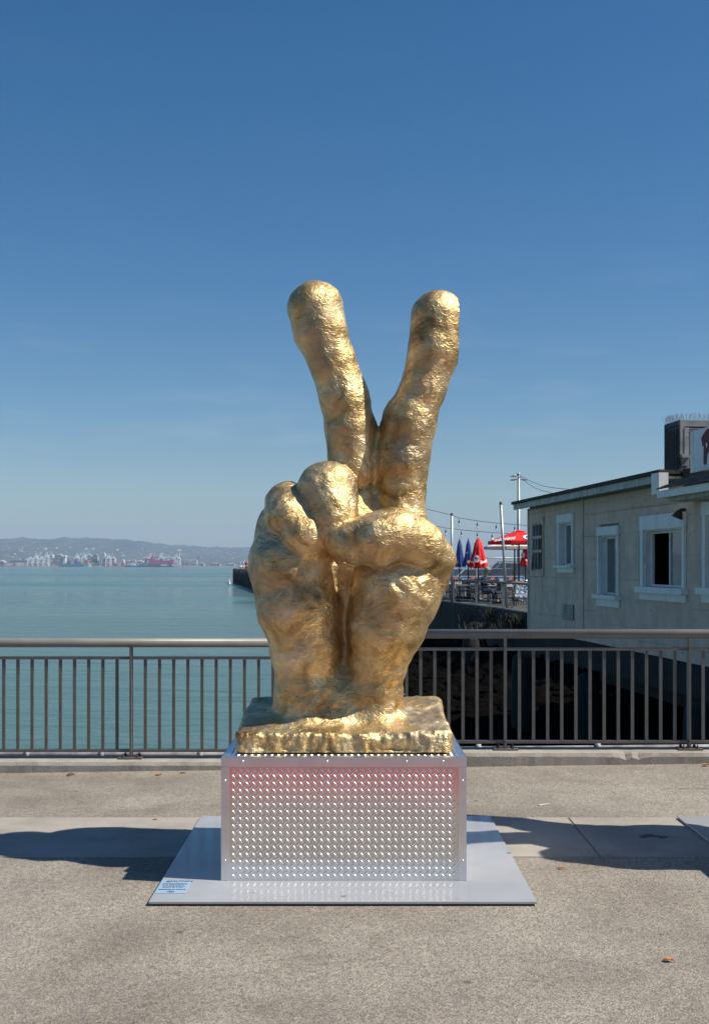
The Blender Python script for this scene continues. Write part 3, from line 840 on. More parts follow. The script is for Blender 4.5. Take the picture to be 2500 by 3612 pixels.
def ship(x0, x1, Y, label, hullc, boxes, hull_h, house, seed):
    u = Y/F; a = at(x0, 2000, Y); L = (x1-x0)*u; r = random.Random(seed)
    t = thing('container_ship', label, 'ship', (a.x, Y, WZ), 0)
    hm_ = base('hull_paint', hullc, .5)[0]
    m = MB(); H = hull_h
    secs = [(0,8,H),(L*.02,11,H),(L*.8,11,H),(L*.93,7,H*1.12),(L*1.0,.6,H*1.3)]
    vv = []
    for x, hw, z in secs: vv += [(x,-hw*.8,-.5),(x+(.02*L if x > L*.9 else 0),-hw,z),(x+(.02*L if x > L*.9 else 0),hw,z),(x,hw*.8,-.5)]
    fs = [(i*4+k, (i+1)*4+k, (i+1)*4+(k+1)%4, i*4+(k+1)%4) for i in range(4) for k in range(4)] + [(0,1,2,3),(19,18,17,16)]
    m.add(vv, fs); m.build('hull', hm_, t)
    m = MB(); m.box(L*house[0], L*house[1], -9, 9, H, H+house[2]*u); m.box(L*house[0]-2, L*house[1]+2, -11, 11, H+house[2]*u*.8, H+house[2]*u*.92); m.build('bridge_house', M['house'], t)
    m = MB(); m.box(L*house[0]-9, L*house[0]-2, -4, 4, H, H+house[2]*u*.9); m.build('funnel', M['blk'][1], t)
    mats = [base('cargo_%d' % i, c, .6)[0] for i, c in enumerate(boxes[2])]
    x = L*boxes[0]
    while x < L*boxes[1]:
        n = r.randint(3, 6)+boxes[3]; k = r.randrange(len(mats))
        m = MB(); 
        for q in range(n): m.box(x, x+11.6, -9.5, 9.5, H+.1+2.7*q, H+2.7*q+2.6)
        m.build('container_bay', mats[k], t); x += 12.6
    return t
ship(212, 322, 4000, 'light blue container ship moored under white cranes across the bay', (.30,.50,.56), (.25,.88,((.50,.10,.07),(.10,.14,.34),(.20,.10,.24),(.55,.5,.5)),0), 11, (.12,.20,30), 4)
ship(520, 608, 4040, 'container ship stacked with magenta boxes across the bay', (.16,.22,.27), (.10,.98,((.62,.06,.20),(.66,.08,.24),(.55,.05,.16),(.40,.05,.2)),1), 12, (.015,.07,22), 9)
# barge and tug in front of them
p = at(440, 2000, 3600); u = 3600/F
t = thing('barge', 'long low dark barge lying before the magenta ship', 'barge', (p.x, 3600, WZ))
m = MB(); m.prism([(0,0),(172*u,0),(172*u+3,3.2),(-2,3.0)], -8, 8); m.build('hull', base('barge_hull', (.05,.055,.06), .7)[0], t)
m = MB()
for k in (129,136,143,167): m.box(k*u, k*u+5*u*.8, -3, 3, 3, 8.5)
m.build('deck_tanks', M['house'], t)
p = at(458, 2000, 3570); u = 3570/F
t = thing('tugboat', 'white tugboat with tall wheelhouse beside the dark barge', 'boat', (p.x, 3570, WZ))
m = MB(); m.prism([(2,-.4),(28,-.4),(33,6),(30,5),(0,4)], -5, 5); m.build('hull', base('tug_hull', (.12,.16,.2), .6)[0], t)
m = MB(); m.box(6,20,-3.5,3.5,4.4,9); m.box(8,16,-3,3,9,13); m.bar((12,0,13),(12,0,20),.9); m.build('wheelhouse', M['house'], t)

# ------------------------------------------------------------------ the long dark pier on the left, running out from the terrace
PA, PB = Vector((4.3, 54.0)), Vector((-28.2, 263.0))
pd = (PB-PA).normalized(); pn = Vector((pd.y, -pd.x)); PLn = (PB-PA).length
M['tar'] = worn('tarred_timber', (.028,.024,.022), (.055,.048,.042), 1.5, .85, 0, .4, 12, .03)
M['deckc'] = worn('pier_deck', (.26,.25,.23), (.2,.19,.17), 1.2, .9, 0, .2, 20, .01)
pier = thing('pier', 'long dark timber pier running out over the water, seen left of the hand', 'pier', (PA.x, PA.y, 0), math.atan2(pd.y, pd.x))
m = MB(); m.box(48, PLn, -9, 0, .45, .95); m.build('deck', M['deckc'], pier)
m = MB(); m.box(48.4, PLn-.4, -8.6, -.5, -2.2, .44); m.build('inner_wall', M['tar'], pier)
pm = MB(); pm.tube([(0,0,-3.2),(0,0,.75)], [.26,.22], 8)
pme = pm.mesh('pile', M['tar']); k = 0; x = 62.0
r2 = random.Random(8)
while x < PLn+.5:
    link('pile', pme, pier, (x, .12+r2.uniform(0,.15), r2.uniform(-.3,.25))); x += r2.uniform(1.0, 1.9)
m = MB(); m.box(60, PLn, .02, .2, .1, .42); m.build('fender_beam', M['tar'], pier)
for yy_ in (-1.2,-2.5,-3.8):
    link('pile', pme, pier, (PLn+.15, yy_, r2.uniform(-.2,.2)))
M['orange'] = worn('orange_plastic', (.75,.12,.03), (.62,.09,.03), 3, .5, 0, 0)
M['white'] = worn('white_paint', (.76,.76,.74), (.62,.62,.60), 3, .6, 0, 0)
def pier_pt(px):
    """deck spot at the pier edge seen at that pixel column"""
    t = (px-1250)/F
    s = (PA.y*t-PA.x)/(pd.x-t*pd.y); return PA + pd*s
def barrel(px, label, off=1.2):
    q = pier_pt(px) + pn*off*1.0
    t = thing('barrel', label, 'barrel', (q.x, q.y, .951))
    m = MB(); m.lathe([(0,0),(.5,0),(.56,.12),(.52,.3),(.56,.6),(.52,.9),(.56,1.3),(.45,1.42),(0,1.42)], 12); m.build('drum', M['orange'], t)
    m = MB(); m.lathe([(.57,.55),(.58,.6),(.58,.72),(.57,.76)], 12); m.build('band', M['white'], t)
barrel(853, 'orange drum on the far pier, left of the two')
barrel(880, 'orange drum on the far pier, right of the two')
for i, (px, lab) in enumerate(((838,'white buoy at the tip of the dark pier'),(849,'white float lying just right of the pier tip'),(868,'white float lying between the orange drums'),(874,'white float beside the right orange drum'))):
    q = pier_pt(px)+pn*.9
    m = MB(); m.lathe([(0,0),(.35,.08),(.5,.35),(.35,.62),(0,.7)], 10, sx=1.4)
    o = m.build('float', M['white'], None, (q.x, q.y, .952)); tag(o, lab, 'float')
M['galv'] = worn('galvanised_steel', (.40,.42,.43), (.30,.32,.33), 5, .45, .6, .05, 50, .002)
for px, top, lab in ((834,1982,'thin grey mast standing at the tip of the dark pier'),(843,1980,'tall grey mast just behind the pier tip'),(882,1983,'thin grey mast rising by the right orange drum')):
    q = pier_pt(px)+pn*1.0; z = at(px, top, q.y).z
    t = thing('mast', lab, 'mast', (q.x, q.y, .951))
    MB().tube([(0,0,0),(0,0,z-.95)], .09, 6).build('pole', M['galv'], t)
    MB().bar((-.7,0,(z-.95)*.8),(.7,0,(z-.95)*.8), .08).build('crosstree', M['galv'], t)
q = pier_pt(862)+pn*1.5
t = thing('crate_stack', 'dark crates stacked between the two orange drums', 'crates', (q.x, q.y, .951))
MB().bbox(-.6,.6,-.5,.5,0,1.2,.04).build('crate', M['tar'], t); MB().bbox(-.4,.5,-.45,.45,1.2,1.9,.04).build('crate', M['tar'], t)
# a little buoy on the water
q = at(810, 2063, EYE-WZ); d = (EYE-WZ)*F/(2063-HZ); q = at(810, 2063, d)
m = MB(); m.lathe([(0,-.25),(.3,-.1),(.34,.15),(.2,.4),(.08,.55),(.06,1.1),(0,1.15)], 10)
tag(m.build('buoy', M['white'], None, (q.x, q.y, WZ+.05)), 'small white buoy floating on the water near the pier', 'buoy')

# ------------------------------------------------------------------ haze over the bay
hz = MB(); hz.box(-13000, 13000, -2000, 13000, WZ-8, 420)
hm, hnt, hp = base('haze')
hnt.nodes.remove(hp)
pv_ = hnt.nodes.new('ShaderNodeVolumePrincipled'); pv_.inputs['Color'].default_value = (.48,.70,1.0,1)
pv_.inputs['Density'].default_value = HAZE if 'HAZE' in globals() else 9.0e-5
pv_.inputs['Anisotropy'].default_value = .0
hnt.links.new(pv_.outputs['Volume'], hnt.nodes['Material Output'].inputs['Volume'])
tag(hz.build('haze', hm), kind='stuff')
# ------------------------------------------------------------------ land on the right: sea wall, terrace slab, car park
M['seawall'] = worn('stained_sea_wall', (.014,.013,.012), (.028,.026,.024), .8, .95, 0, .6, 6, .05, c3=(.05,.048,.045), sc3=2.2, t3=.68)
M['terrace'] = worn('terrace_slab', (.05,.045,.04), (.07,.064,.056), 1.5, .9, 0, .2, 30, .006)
edge = [(9.6,9.25),(9.2,16),(8.6,22),(7.6,28),(6.6,33.0),(5.95,36.5),(5.45,41.0),(4.87,44.7),(4.28,48.3),(3.9,51.0),(3.6,56.0)]
sw = MB(); k = 6; vv = []
ee = []
for (a, b) in zip(edge[:-1], edge[1:]):
    n = 6
    for i in range(n): ee.append((a[0]+(b[0]-a[0])*i/n, a[1]+(b[1]-a[1])*i/n))
ee.append(edge[-1])
for (x, y) in ee:
    for j in range(k):
        t = j/(k-1); vv.append((x-.12-.35*(1-t)**2+rnd.uniform(-.05,.05), y+rnd.uniform(-.05,.05), -3.4+t*3.32))
sw.add(vv, [(i*k+j, (i+1)*k+j, (i+1)*k+j+1, i*k+j+1) for i in range(len(ee)-1) for j in range(k-1)])
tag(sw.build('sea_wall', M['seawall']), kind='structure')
tr = MB(); poly = [(x, y) for x, y in edge] + [(3.6,62.0),(80,62.0),(80,9.25)]
tr.prism(poly, -.3, -.004, 'z')
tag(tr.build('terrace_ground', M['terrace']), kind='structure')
cp = MB(); cp.prism([(3.2,62.0),(80,62.0),(120,260),(-14,260)], -3.0, -.02, 'z')
tag(cp.build('car_park', M['road']), kind='structure')

# added bank of rocks below the sea wall, deep shade put into their near-black colour
M['rock'] = worn('shade_black_rock', (.0035,.003,.0028), (.006,.0055,.005), 1.2, .95, 0, .5, 8, .05)
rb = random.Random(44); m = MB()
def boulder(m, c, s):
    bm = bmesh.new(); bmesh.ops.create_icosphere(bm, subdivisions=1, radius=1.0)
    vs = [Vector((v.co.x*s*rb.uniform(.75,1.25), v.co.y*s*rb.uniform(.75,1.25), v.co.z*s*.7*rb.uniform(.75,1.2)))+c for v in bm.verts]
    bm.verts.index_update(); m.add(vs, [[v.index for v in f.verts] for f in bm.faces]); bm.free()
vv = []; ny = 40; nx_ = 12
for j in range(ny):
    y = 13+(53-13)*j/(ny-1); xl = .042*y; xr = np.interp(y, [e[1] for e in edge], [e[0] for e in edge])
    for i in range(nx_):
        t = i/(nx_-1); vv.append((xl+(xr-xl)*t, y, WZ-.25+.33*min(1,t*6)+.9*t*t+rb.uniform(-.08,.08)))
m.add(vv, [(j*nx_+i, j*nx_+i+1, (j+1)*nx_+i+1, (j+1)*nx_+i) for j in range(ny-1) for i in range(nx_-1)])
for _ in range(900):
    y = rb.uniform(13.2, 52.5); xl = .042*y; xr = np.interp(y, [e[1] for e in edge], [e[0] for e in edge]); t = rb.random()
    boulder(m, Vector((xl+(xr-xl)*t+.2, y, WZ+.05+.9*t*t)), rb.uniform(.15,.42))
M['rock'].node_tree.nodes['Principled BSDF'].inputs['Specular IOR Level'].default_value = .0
tag(m.build('shade_fill_rocks', M['rock']), 'added near-black rocks standing in for deep shade below the sea wall', 'rocks', None, 'stuff')

# ------------------------------------------------------------------ shack over the water
WD = Vector((.1178, -.993, 0)).normalized()        # along the wall, towards the viewer
WN = Vector((WD.y, -WD.x, 0)); WN = WN if WN.x < 0 else -WN   # outward, to the left
Y1 = 26.0; X1 = (1863-1250)/F*Y1; P1 = Vector((X1, Y1, 0))
def wall_sz(px, py, off=0.0):
    """(distance along the wall, height) of the wall point seen at a photo pixel; off = how far it stands out"""
    t = (px-1250)/F; p = P1 + WN*off
    s = (p.y*t-p.x)/(WD.x-t*WD.y)
    q = p + WD*s
    return s, EYE-(py-HZ)/F*q.y
Z2 = lambda x, y: (1800+x*.4386, 1640+y*.4386)     # detail view of the wall -> photo pixel
Z3 = lambda x, y: (2200+x*.188, 1440+y*.188)
M['siding'] = worn('old_cream_siding', (.74,.54,.43), (.58,.44,.36), 2.6, .8, 0, .25, 26, .006, c3=(.14,.125,.115), sc3=11, t3=.655)
M['trimw'] = worn('peeling_white_trim', (.88,.86,.83), (.80,.78,.75), 4, .7, 0, .25, 30, .004, c3=(.16,.15,.14), sc3=15, t3=.665)
def streaks(m, col, sc, lo, hi, amt):
    nt = m.node_tree; p = nt.nodes['Principled BSDF']; old = p.inputs['Base Color'].links[0].from_socket
    k = ramp(nt, noise(nt, position(nt, (1,1,.12)), sc, 5, .6), [(lo, (0,0,0)), (hi, (amt,amt,amt))])
    nt.links.new(mix(nt, k, old, col), p.inputs['Base Color'])
streaks(M['siding'], (.42,.31,.24), 4.0, .50, .78, .55); streaks(M['trimw'], (.42,.40,.38), 7.0, .56, .80, .6)
M['boardb'] = worn('wall_backing', (.30,.275,.24), (.25,.23,.2), 3, .9, 0, 0)
M['tar_roof'] = worn('tar_roof', (.022,.020,.019), (.045,.04,.036), 5, .9, 0, .5, 30, .02)
M['fascia'] = worn('weathered_fascia', (.60,.55,.49), (.48,.44,.40), 3, .8, 0, .3, 30, .006, c3=(.08,.075,.07), sc3=13, t3=.64)
streaks(M['fascia'], (.16,.145,.13), 6.0, .5, .72, .8)
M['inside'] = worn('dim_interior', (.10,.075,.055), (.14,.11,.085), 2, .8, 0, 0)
def glass_mat():
    m, nt, p = base('window_glass', (.9,.95,.95), .03, 0, ior=1.45)
    p.inputs['Transmission Weight'].default_value = .85; p.inputs['Base Color'].default_value = (.55,.6,.62,1)
    return m
M['glass'] = glass_mat()

class WMB(MB):
    """builds in wall coordinates: s along, o outward, z up"""
    def wbox(self, s0, s1, o0, o1, z0, z1):
        q = lambda s, o, z: WD*s + WN*o + Vector((0,0,z))
        return self.add([q(s0,o0,z0),q(s1,o0,z0),q(s1,o1,z0),q(s0,o1,z0),q(s0,o0,z1),q(s1,o0,z1),q(s1,o1,z1),q(s0,o1,z1)],
             [(0,3,2,1),(4,5,6,7),(0,1,5,4),(1,2,6,5),(2,3,7,6),(3,0,4,7)])
    def wprism(self, poly, o0, o1):
        q = lambda p, o: WD*p[0] + WN*o + Vector((0,0,p[1])); n = len(poly)
        return self.add([q(p,o0) for p in poly]+[q(p,o1) for p in poly], [tuple(range(n)), tuple(range(2*n-1,n-1,-1))]+[(i,i+n,(i+1)%n+n,(i+1)%n) for i in range(n)])
shack = thing('shack', 'weathered cream waterside shack with white window frames on the right', 'building', P1)
SL = 14.0                       # wall length
ZB, ZE = .12, 2.86              # foot of the siding and eave
# openings: (s0, s1, z0, z1)
def rect(x0, x1, y0, y1):
    xm = (x0+x1)/2; (s0, za) = wall_sz(*Z2(x0, y0)); s1 = wall_sz(*Z2(x1, y0))[0]
    sm, zt = wall_sz(*Z2(xm, y0)); zb = wall_sz(*Z2(xm, y1))[1]
    return s0, s1, zb, zt
op = {'a': rect(400,503,462,808), 'b': rect(722,868,565,1046), 'c': rect(1080,1395,515,985), 'l': rect(186,260,490,835), 'v': rect(418,510,1120,1246), 'd': rect(1585,1730,400,990)}
holes = [op['a'], op['b'], op['c'], op['d']]
def spans(z0, z1, gap=0.0, marg=0.0):
    """stretches of wall free of openings between heights z0 and z1"""
    cuts = sorted((h[0]-marg, h[1]+marg) for h in holes if h[2]-marg < z1-.001 and h[3]+marg > z0+.001)
    out = []; s = 0.0
    for a, b in cuts:
        if a > s: out.append((s, a))
        s = max(s, b)
    if s < SL: out.append((s, SL))
    return out
zs = sorted(set([ZB, ZE+.12] + [h[2] for h in holes] + [h[3] for h in holes]))
m = WMB()
for z0, z1 in zip(zs[:-1], zs[1:]):
    for a, b in spans(z0, z1): m.wbox(a, b, -.16, -.025, z0, z1)
m.build('wall', M['boardb'], shack)
sb = wall_sz(*Z2(586, 700))[0]
pr_ = random.Random(31); z = ZB-.02; row = 0
while z < ZE:
    z1 = min(z+.205, ZE+.02)
    for a, b in spans(z+.01, z1-.01, marg=.02):
        cuts = [a]
        if a < sb < b: cuts.append(sb)
        x = a+pr_.uniform(1.2, 3.5)
        while x < b-.8:
            if abs(x-sb) > .4: cuts.append(x)
            x += pr_.uniform(1.8, 3.8)
        cuts = sorted(cuts)+[b]
        for c0, c1 in zip(cuts[:-1], cuts[1:]):
            w = WMB(); t_ = pr_.uniform(-.0015, .0015); g = pr_.choice((.0006,.0012,.002,.005))
            w.wbox(c0+.0015, c1-.0015, -.024, t_, z+g, z1); w.build('siding_board', M['siding'], shack)
    for (h0, h1, hz0, hz1) in holes:      # fillers above and below an opening
        if z+.012 < hz1 < z1-.012: WMB().wbox(h0-.02, h1+.02, -.024, 0, hz1+.002, z1).build('siding_board', M['siding'], shack)
        if z+.012 < hz0 < z1-.012: WMB().wbox(h0-.02, h1+.02, -.024, 0, z+.003, hz0-.002).build('siding_board', M['siding'], shack)
    z = z1; row += 1
# trims
WMB().wbox(-.03, .045, -.16, .022, ZB-.06, ZE+.05).build('corner_board', M['fascia'], shack)
WMB().wbox(sb-.055, sb+.02, .004, .03, ZB+.1, ZE+.04).build('batten', M['siding'], shack)
WMB().wbox(sb, SL, .004, .02, ZE-.28, ZE-.265).build('batten', M['siding'], shack)
# end walls, back wall, floor, roof
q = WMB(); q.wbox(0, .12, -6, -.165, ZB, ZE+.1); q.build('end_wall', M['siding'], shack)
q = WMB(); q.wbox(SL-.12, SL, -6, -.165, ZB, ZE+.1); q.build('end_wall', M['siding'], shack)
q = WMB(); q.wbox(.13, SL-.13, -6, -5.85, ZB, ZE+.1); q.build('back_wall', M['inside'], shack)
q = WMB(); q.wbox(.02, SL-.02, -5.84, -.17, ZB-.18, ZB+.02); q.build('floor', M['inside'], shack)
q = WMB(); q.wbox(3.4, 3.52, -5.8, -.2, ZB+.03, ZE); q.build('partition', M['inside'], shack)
q = WMB(); q.wbox(-.05, 8.8, -6.3, .40, ZE+.14, ZE+.205); q.wbox(8.805, SL, -6.3, -.02, ZE+.14, ZE+.205); rf = q.build('roof', M['tar_roof'], shack)
q = WMB(); q.wbox(.0, 8.75, .30, .36, ZE+.02, ZE+.138); q.build('fascia', M['fascia'], rf)
q = WMB(); q.wbox(-.04, .02, -6, .295, ZE+.125, ZE+.138); q.build('fascia', M['fascia'], rf)
q = WMB(); q.wbox(.03, 8.75, .026, .29, ZE+.072, ZE+.11); q.build('soffit', M['fascia'], rf)
# windows
def window(key, out, lint, sill, apron, split=None, openleft=False):
    s0, s1, z0, z1 = op[key]
    t = bpy.data.objects.new('window', None); C.link(t); t.parent = shack
    jw = out
    WMB().wbox(s0-jw, s0, .005, .045, z0, z1).build('jamb', M['trimw'], t)
    WMB().wbox(s1, s1+jw*.8, .005, .045, z0, z1).build('jamb', M['trimw'], t)
    WMB().wbox(s0-jw-.02, s1+jw*.8+.02, .005, .055, z1+.001, z1+lint).build('lintel', M['trimw'], t)
    WMB().wbox(s0-jw-.08, s1+jw*.8+.06, -.1, .12, z0-sill, z0-.001).build('sill', M['trimw'], t)
    if apron: WMB().wbox(s0-jw-.04, s1+jw*.8+.02, .005, .04, z0-sill-apron, z0-sill-.001).build('apron', M['trimw'], t)
    # reveals
    WMB().wbox(s0-.001, s0+.02, -.165, .004, z0, z1).build('reveal', M['trimw'], t)
    WMB().wbox(s1-.02, s1+.001, -.165, .004, z0, z1).build('reveal', M['trimw'], t)
    WMB().wbox(s0+.021, s1-.021, -.165, .004, z1-.02, z1).build('reveal', M['trimw'], t)
    fw = .035; a, b, c, d = s0+.022, s1-.022, z0+.003, z1-.022
    fr = WMB()
    for r_ in ((a,a+fw,c,d),(b-fw,b,c,d),(a+fw,b-fw,c,c+fw),(a+fw,b-fw,d-fw,d)): fr.wbox(r_[0], r_[1], -.135, -.10, r_[2], r_[3])
    if split: sm = a+(b-a)*split; fr.wbox(sm-fw/2, sm+fw/2, -.135, -.095, c+fw, d-fw)
    fr.build('sash', M['trimw'], t)
    if split:
        if not openleft: WMB().wbox(a+fw, sm-fw/2, -.122, -.117, c+fw, d-fw).build('pane', M['glass'], t)
        WMB().wbox(sm+fw/2, b-fw, -.122, -.117, c+fw, d-fw).build('pane', M['glass'], t)
    else: WMB().wbox(a+fw, b-fw, -.122, -.117, c+fw, d-fw).build('pane', M['glass'], t)
    return t
window('a', .095, .17, .05, .10); window('b', .075, .16, .075, .14)
wc = window('c', .11, .24, .10, .12, split=.5, openleft=True); window('d', .11, .2, .10, .12, split=.5)
s0, s1, z0, z1 = op['c']; sm_ = (s0+s1)/2
WMB().wbox(s0+.05, s0+.05+(sm_-s0)*.42, -.50, -.46, z0-.5, z1+.2).build('inner_door', worn('brown_inner_door', (.30,.11,.05), (.22,.08,.04), 6, .6, 0, 0), shack)
WMB().wbox(s0+.05+(sm_-s0)*.5, s1+.1, -1.0, -.8, z0-.4, z0+.28).build('inner_counter', M['boardb'], shack)
WMB().wbox(s0+.05+(sm_-s0)*.5, s0+.05+(sm_-s0)*.95, -1.1, -1.05, z0+.42, z1-.05).build('inner_shelf', M['boardb'], shack)
s0, s1, z0, z1 = op['c']
# barred vent on the left and the low grille
s0, s1, z0, z1 = op['l']
lv = bpy.data.objects.new('barred_opening', None); C.link(lv); lv.parent = shack
WMB().wbox(s0-.04, s1+.04, .004, .02, z0, z1+.02).build('dark_mesh', base('dark_wire_mesh', (.07,.068,.065), .9)[0], lv)
for a, b in ((s0-.13, s0-.045), (s1+.045, s1+.10)): WMB().wbox(a, b, .004, .03, z0-.05, z1+.19).build('casing', M['siding'], lv)
WMB().wbox(s0-.13, s1+.10, .004, .028, z1+.025, z1+.19).build('casing', M['siding'], lv)
WMB().wbox(s0-.13, s1+.10, .004, .034, z0-.17, z0-.055).build('casing', M['siding'], lv)
for i, f in enumerate((.18, .45, .72)):
    a = s0+(s1-s0)*f; w = (s1-s0)
    bb = WMB(); q = lambda s, o, z: WD*s+WN*o+Vector((0,0,z))
    bb.tube([q(a+.05*w*(i-1), .035, z1+.09-.02*i), q(a-.02*w*i, .06, (z0+z1)/2), q(a-(.25-.1*i)*w, .04, z0-.03)], .014, 6)
    bb.build('bar', M['fascia'], lv)
for f in (.38, .70): WMB().wbox(s0-.10, s1+.05, .036, .055, z0+(z1-z0)*f, z0+(z1-z0)*f+.06).build('cross_board', M['fascia'], lv)
s0, s1, z0, z1 = op['v']
gv = bpy.data.objects.new('vent_grille', None); C.link(gv); gv.parent = shack
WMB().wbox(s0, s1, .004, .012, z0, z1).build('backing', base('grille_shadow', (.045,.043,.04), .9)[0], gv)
n = 11
for i in range(n):
    zz = z0+(z1-z0)*(i+.3)/n; WMB().wbox(s0+.01, s1-.01, .013, .03, zz, zz+.02).build('slat', M['fascia'], gv)
# flood lamp under the porch roof
s_, z_ = wall_sz(*Z2(1402, 378))
lp = WMB(); pt = lambda s,o,z: WD*s+WN*o+Vector((0,0,z))
lp.tube([pt(s_,.01,z_+.03), pt(s_,.06,z_+.03), pt(s_,.10,z_-.01), pt(s_-.02,.13,z_-.09)], [.03,.03,.05,.085], 10)
lp.build('wall_lamp', base('rusty_brown_lamp', (.07,.03,.02), .7)[0], shack)
# lower roof jutting out over the right-hand end
sR = wall_sz(*Z3(610, 1600), .55)[0]
def wz(zx, zy, off): return wall_sz(*Z3(zx, zy), off)
fz1 = wz(612, 1560, .55)[1]; fz0 = wz(612, 1690, .55)[1]
WMB().wbox(sR, SL, .49, .55, fz0, fz1).build('fascia', M['trimw'], rf)
WMB().wbox(sR, sR+.06, .365, .488, fz0, fz1).build('fascia', M['trimw'], rf)
WMB().wbox(sR+.05, SL, .012, .47, fz0+.01, fz0+.04).build('soffit', M['fascia'], rf)
WMB().wbox(sR+.02, SL, .06, .40, fz0-.05, fz0+.009).build('gutter_board', M['fascia'], rf)
# shingle courses climbing from the fascia to the sign board
M['shingle'] = worn('old_brown_shingles', (.16,.11,.075), (.08,.06,.05), 9, .9, 0, .6, 40, .01, c3=(.34,.25,.16), sc3=6, t3=.62)
sr = random.Random(5); ncs = 6; s_edge = sR+.10
for r_ in range(ncs):
    o0 = .60-.095*r_; z0 = fz1+.012+.040*r_; x = s_edge+r_*.10
    while x < 13.5:
        wd = sr.uniform(.16,.30)
        sg = WMB(); a, b = x+.004, x+wd-.004; dz = sr.uniform(-.006,.006)
        p_ = [pt(a,o0,z0+dz),pt(b,o0,z0+dz),pt(b,o0-.15,z0+.062+dz),pt(a,o0-.15,z0+.062+dz)]
        sg.add(p_+[v+Vector((0,0,.018)) for v in p_], [(0,1,2,3),(7,6,5,4),(0,4,5,1),(1,5,6,2),(2,6,7,3),(3,7,4,0)])
        sg.build('shingle', M['shingle'], rf); x += wd
WMB().wprism([(sR+.2, fz1+.002), (SL, fz1+.002), (SL, fz1+.22), (sR+.35, fz1+.22)], -.14, .03).build('roof_core', M['tar_roof'], rf)
# upstand box at the step of the roof
ux0 = wz(600, 1400, .36)[0]; ux1 = wz(745, 1400, .36)[0]
WMB().wbox(ux0, ux1, .29, .44, fz1-.02, ZE+.15).build('end_board', M['trimw'], rf)
WMB().wbox(8.81, 9.75, -.016, .02, fz1+.05, ZE+.21).build('upstand', M['tar_roof'], rf)
# sign board
so = .12
g0, gz0 = wz(1240, 1215, so); g1 = 12.5
gt = wz(1240, 445, so)[1]
sg = thing('roof_sign', 'white roof sign with a dark red letter, cut off by the right edge', 'sign', P1)
WMB().wprism([(g0, gz0), (g1, gz0), (g1, gt+.02), (g0, gt)], so-.05, so).build('board', M['trimw'], sg)
M['signred'] = worn('sign_red', (.16,.012,.02), (.12,.01,.018), 3, .6, 0, 0)
# letter R with a heavy head and drop-shaped leg
def sgp(zx, zy): return wz(zx, zy, so)
Rpts = [(1448,560),(1500,470),(1545,400),(1600,375),(1680,372),(1745,405),(1772,480),(1770,570),(1735,650),(1690,700),(1730,800),(1775,900),(1830,1000),(1800,1055),(1745,1050),(1690,950),(1640,850),(1585,820),(1562,850),(1552,920),(1548,1000),(1540,1050),(1512,1062),(1494,1045),(1490,960),(1492,840),(1494,700),(1470,715),(1465,650)]
q = WMB(); q.wprism([sgp(*p) for p in Rpts], so+.001, so+.006); q.build('letter', M['signred'], sg)
q = WMB(); q.wprism([sgp(*p) for p in ((1540,660),(1560,640),(1570,690),(1548,750))], so+.007, so+.009); q.build('letter_counter', M['trimw'], sg)
q = WMB(); q.wprism([sgp(*p) for p in ((1640,520),(1690,490),(1700,560),(1660,620),(1630,600))], so+.007, so+.009); q.build('letter_counter', M['trimw'], sg)
# rooftop cooling unit with bird spikes
YA = 18.6; a0 = at(2393.5, 1654, YA); zt_ = at(0, 1482, YA).z; zb_ = a0.z
ac = thing('cooling_unit', 'grimy louvred cooling unit with bird spikes on the shack roof', 'cooling unit', (a0.x, a0.y, zb_))
M['acm'] = worn('grimy_sheet_metal', (.30,.30,.30), (.16,.155,.15), 4, .6, .3, .1, 40, .003, c3=(.05,.045,.04), sc3=9, t3=.62)
M['acd'] = worn('dark_louvre', (.030,.032,.038), (.05,.052,.058), 6, .6, .2, 0)
Ka = .63; Wa = 1.3; Ha = zt_-zb_; B_ = -WD; R_ = Vector((-WN.x, -WN.y, 0))
def abox(mb, r0, r1, b0, b1, z0, z1):
    q = lambda r, b, z: R_*r + B_*b + Vector((0,0,z))
    return mb.add([q(r0,b0,z0),q(r1,b0,z0),q(r1,b1,z0),q(r0,b1,z0),q(r0,b0,z1),q(r1,b0,z1),q(r1,b1,z1),q(r0,b1,z1)], [(0,3,2,1),(4,5,6,7),(0,1,5,4),(1,2,6,5),(2,3,7,6),(3,0,4,7)])
abox(MB(), .02, Wa-.02, .02, Ka-.02, .02, Ha-.02).build('core', M['acd'], ac)
c_ = MB()
abox(c_, 0, .09, 0, .03, 0, Ha-.1); abox(c_, Wa-.09, Wa, 0, .03, 0, Ha-.1); abox(c_, 0, Wa, 0, .03, Ha-.1, Ha); abox(c_, 0, Wa, 0, .03, -.03, 0)
c_.build('front_frame', M['acm'], ac)
c_ = MB(); abox(c_, 0, .02, 0, Ka, Ha-.08, Ha); abox(c_, 0, .02, 0, .04, 0, Ha-.081); abox(c_, 0, .02, Ka-.04, Ka, 0, Ha-.081); c_.build('side_frame', M['acd'], ac)
c_ = MB(); abox(c_, .09, .17, -.01, .02, .0, Ha-.12); c_.build('stile', M['acm'], ac)
c_ = MB(); abox(c_, .02, .15, -.06, -.01, .05, .24); abox(c_, .02, .15, -.09, -.061, .18, .22); c_.build('pipe_box', M['acm'], ac)
for i in range(26):
    z = .02+(Ha-.14)*i/26; c_ = MB(); abox(c_, .175, Wa-.09, -.012, .015, z, z+.012); c_.build('louvre', M['acm'], ac)
for i in range(24):
    z = .02+(Ha-.14)*i/24; c_ = MB(); abox(c_, -.012, .015, .045, Ka-.045, z, z+.014); c_.build('louvre', M['acd'], ac)
c_ = MB()
ar = random.Random(2)
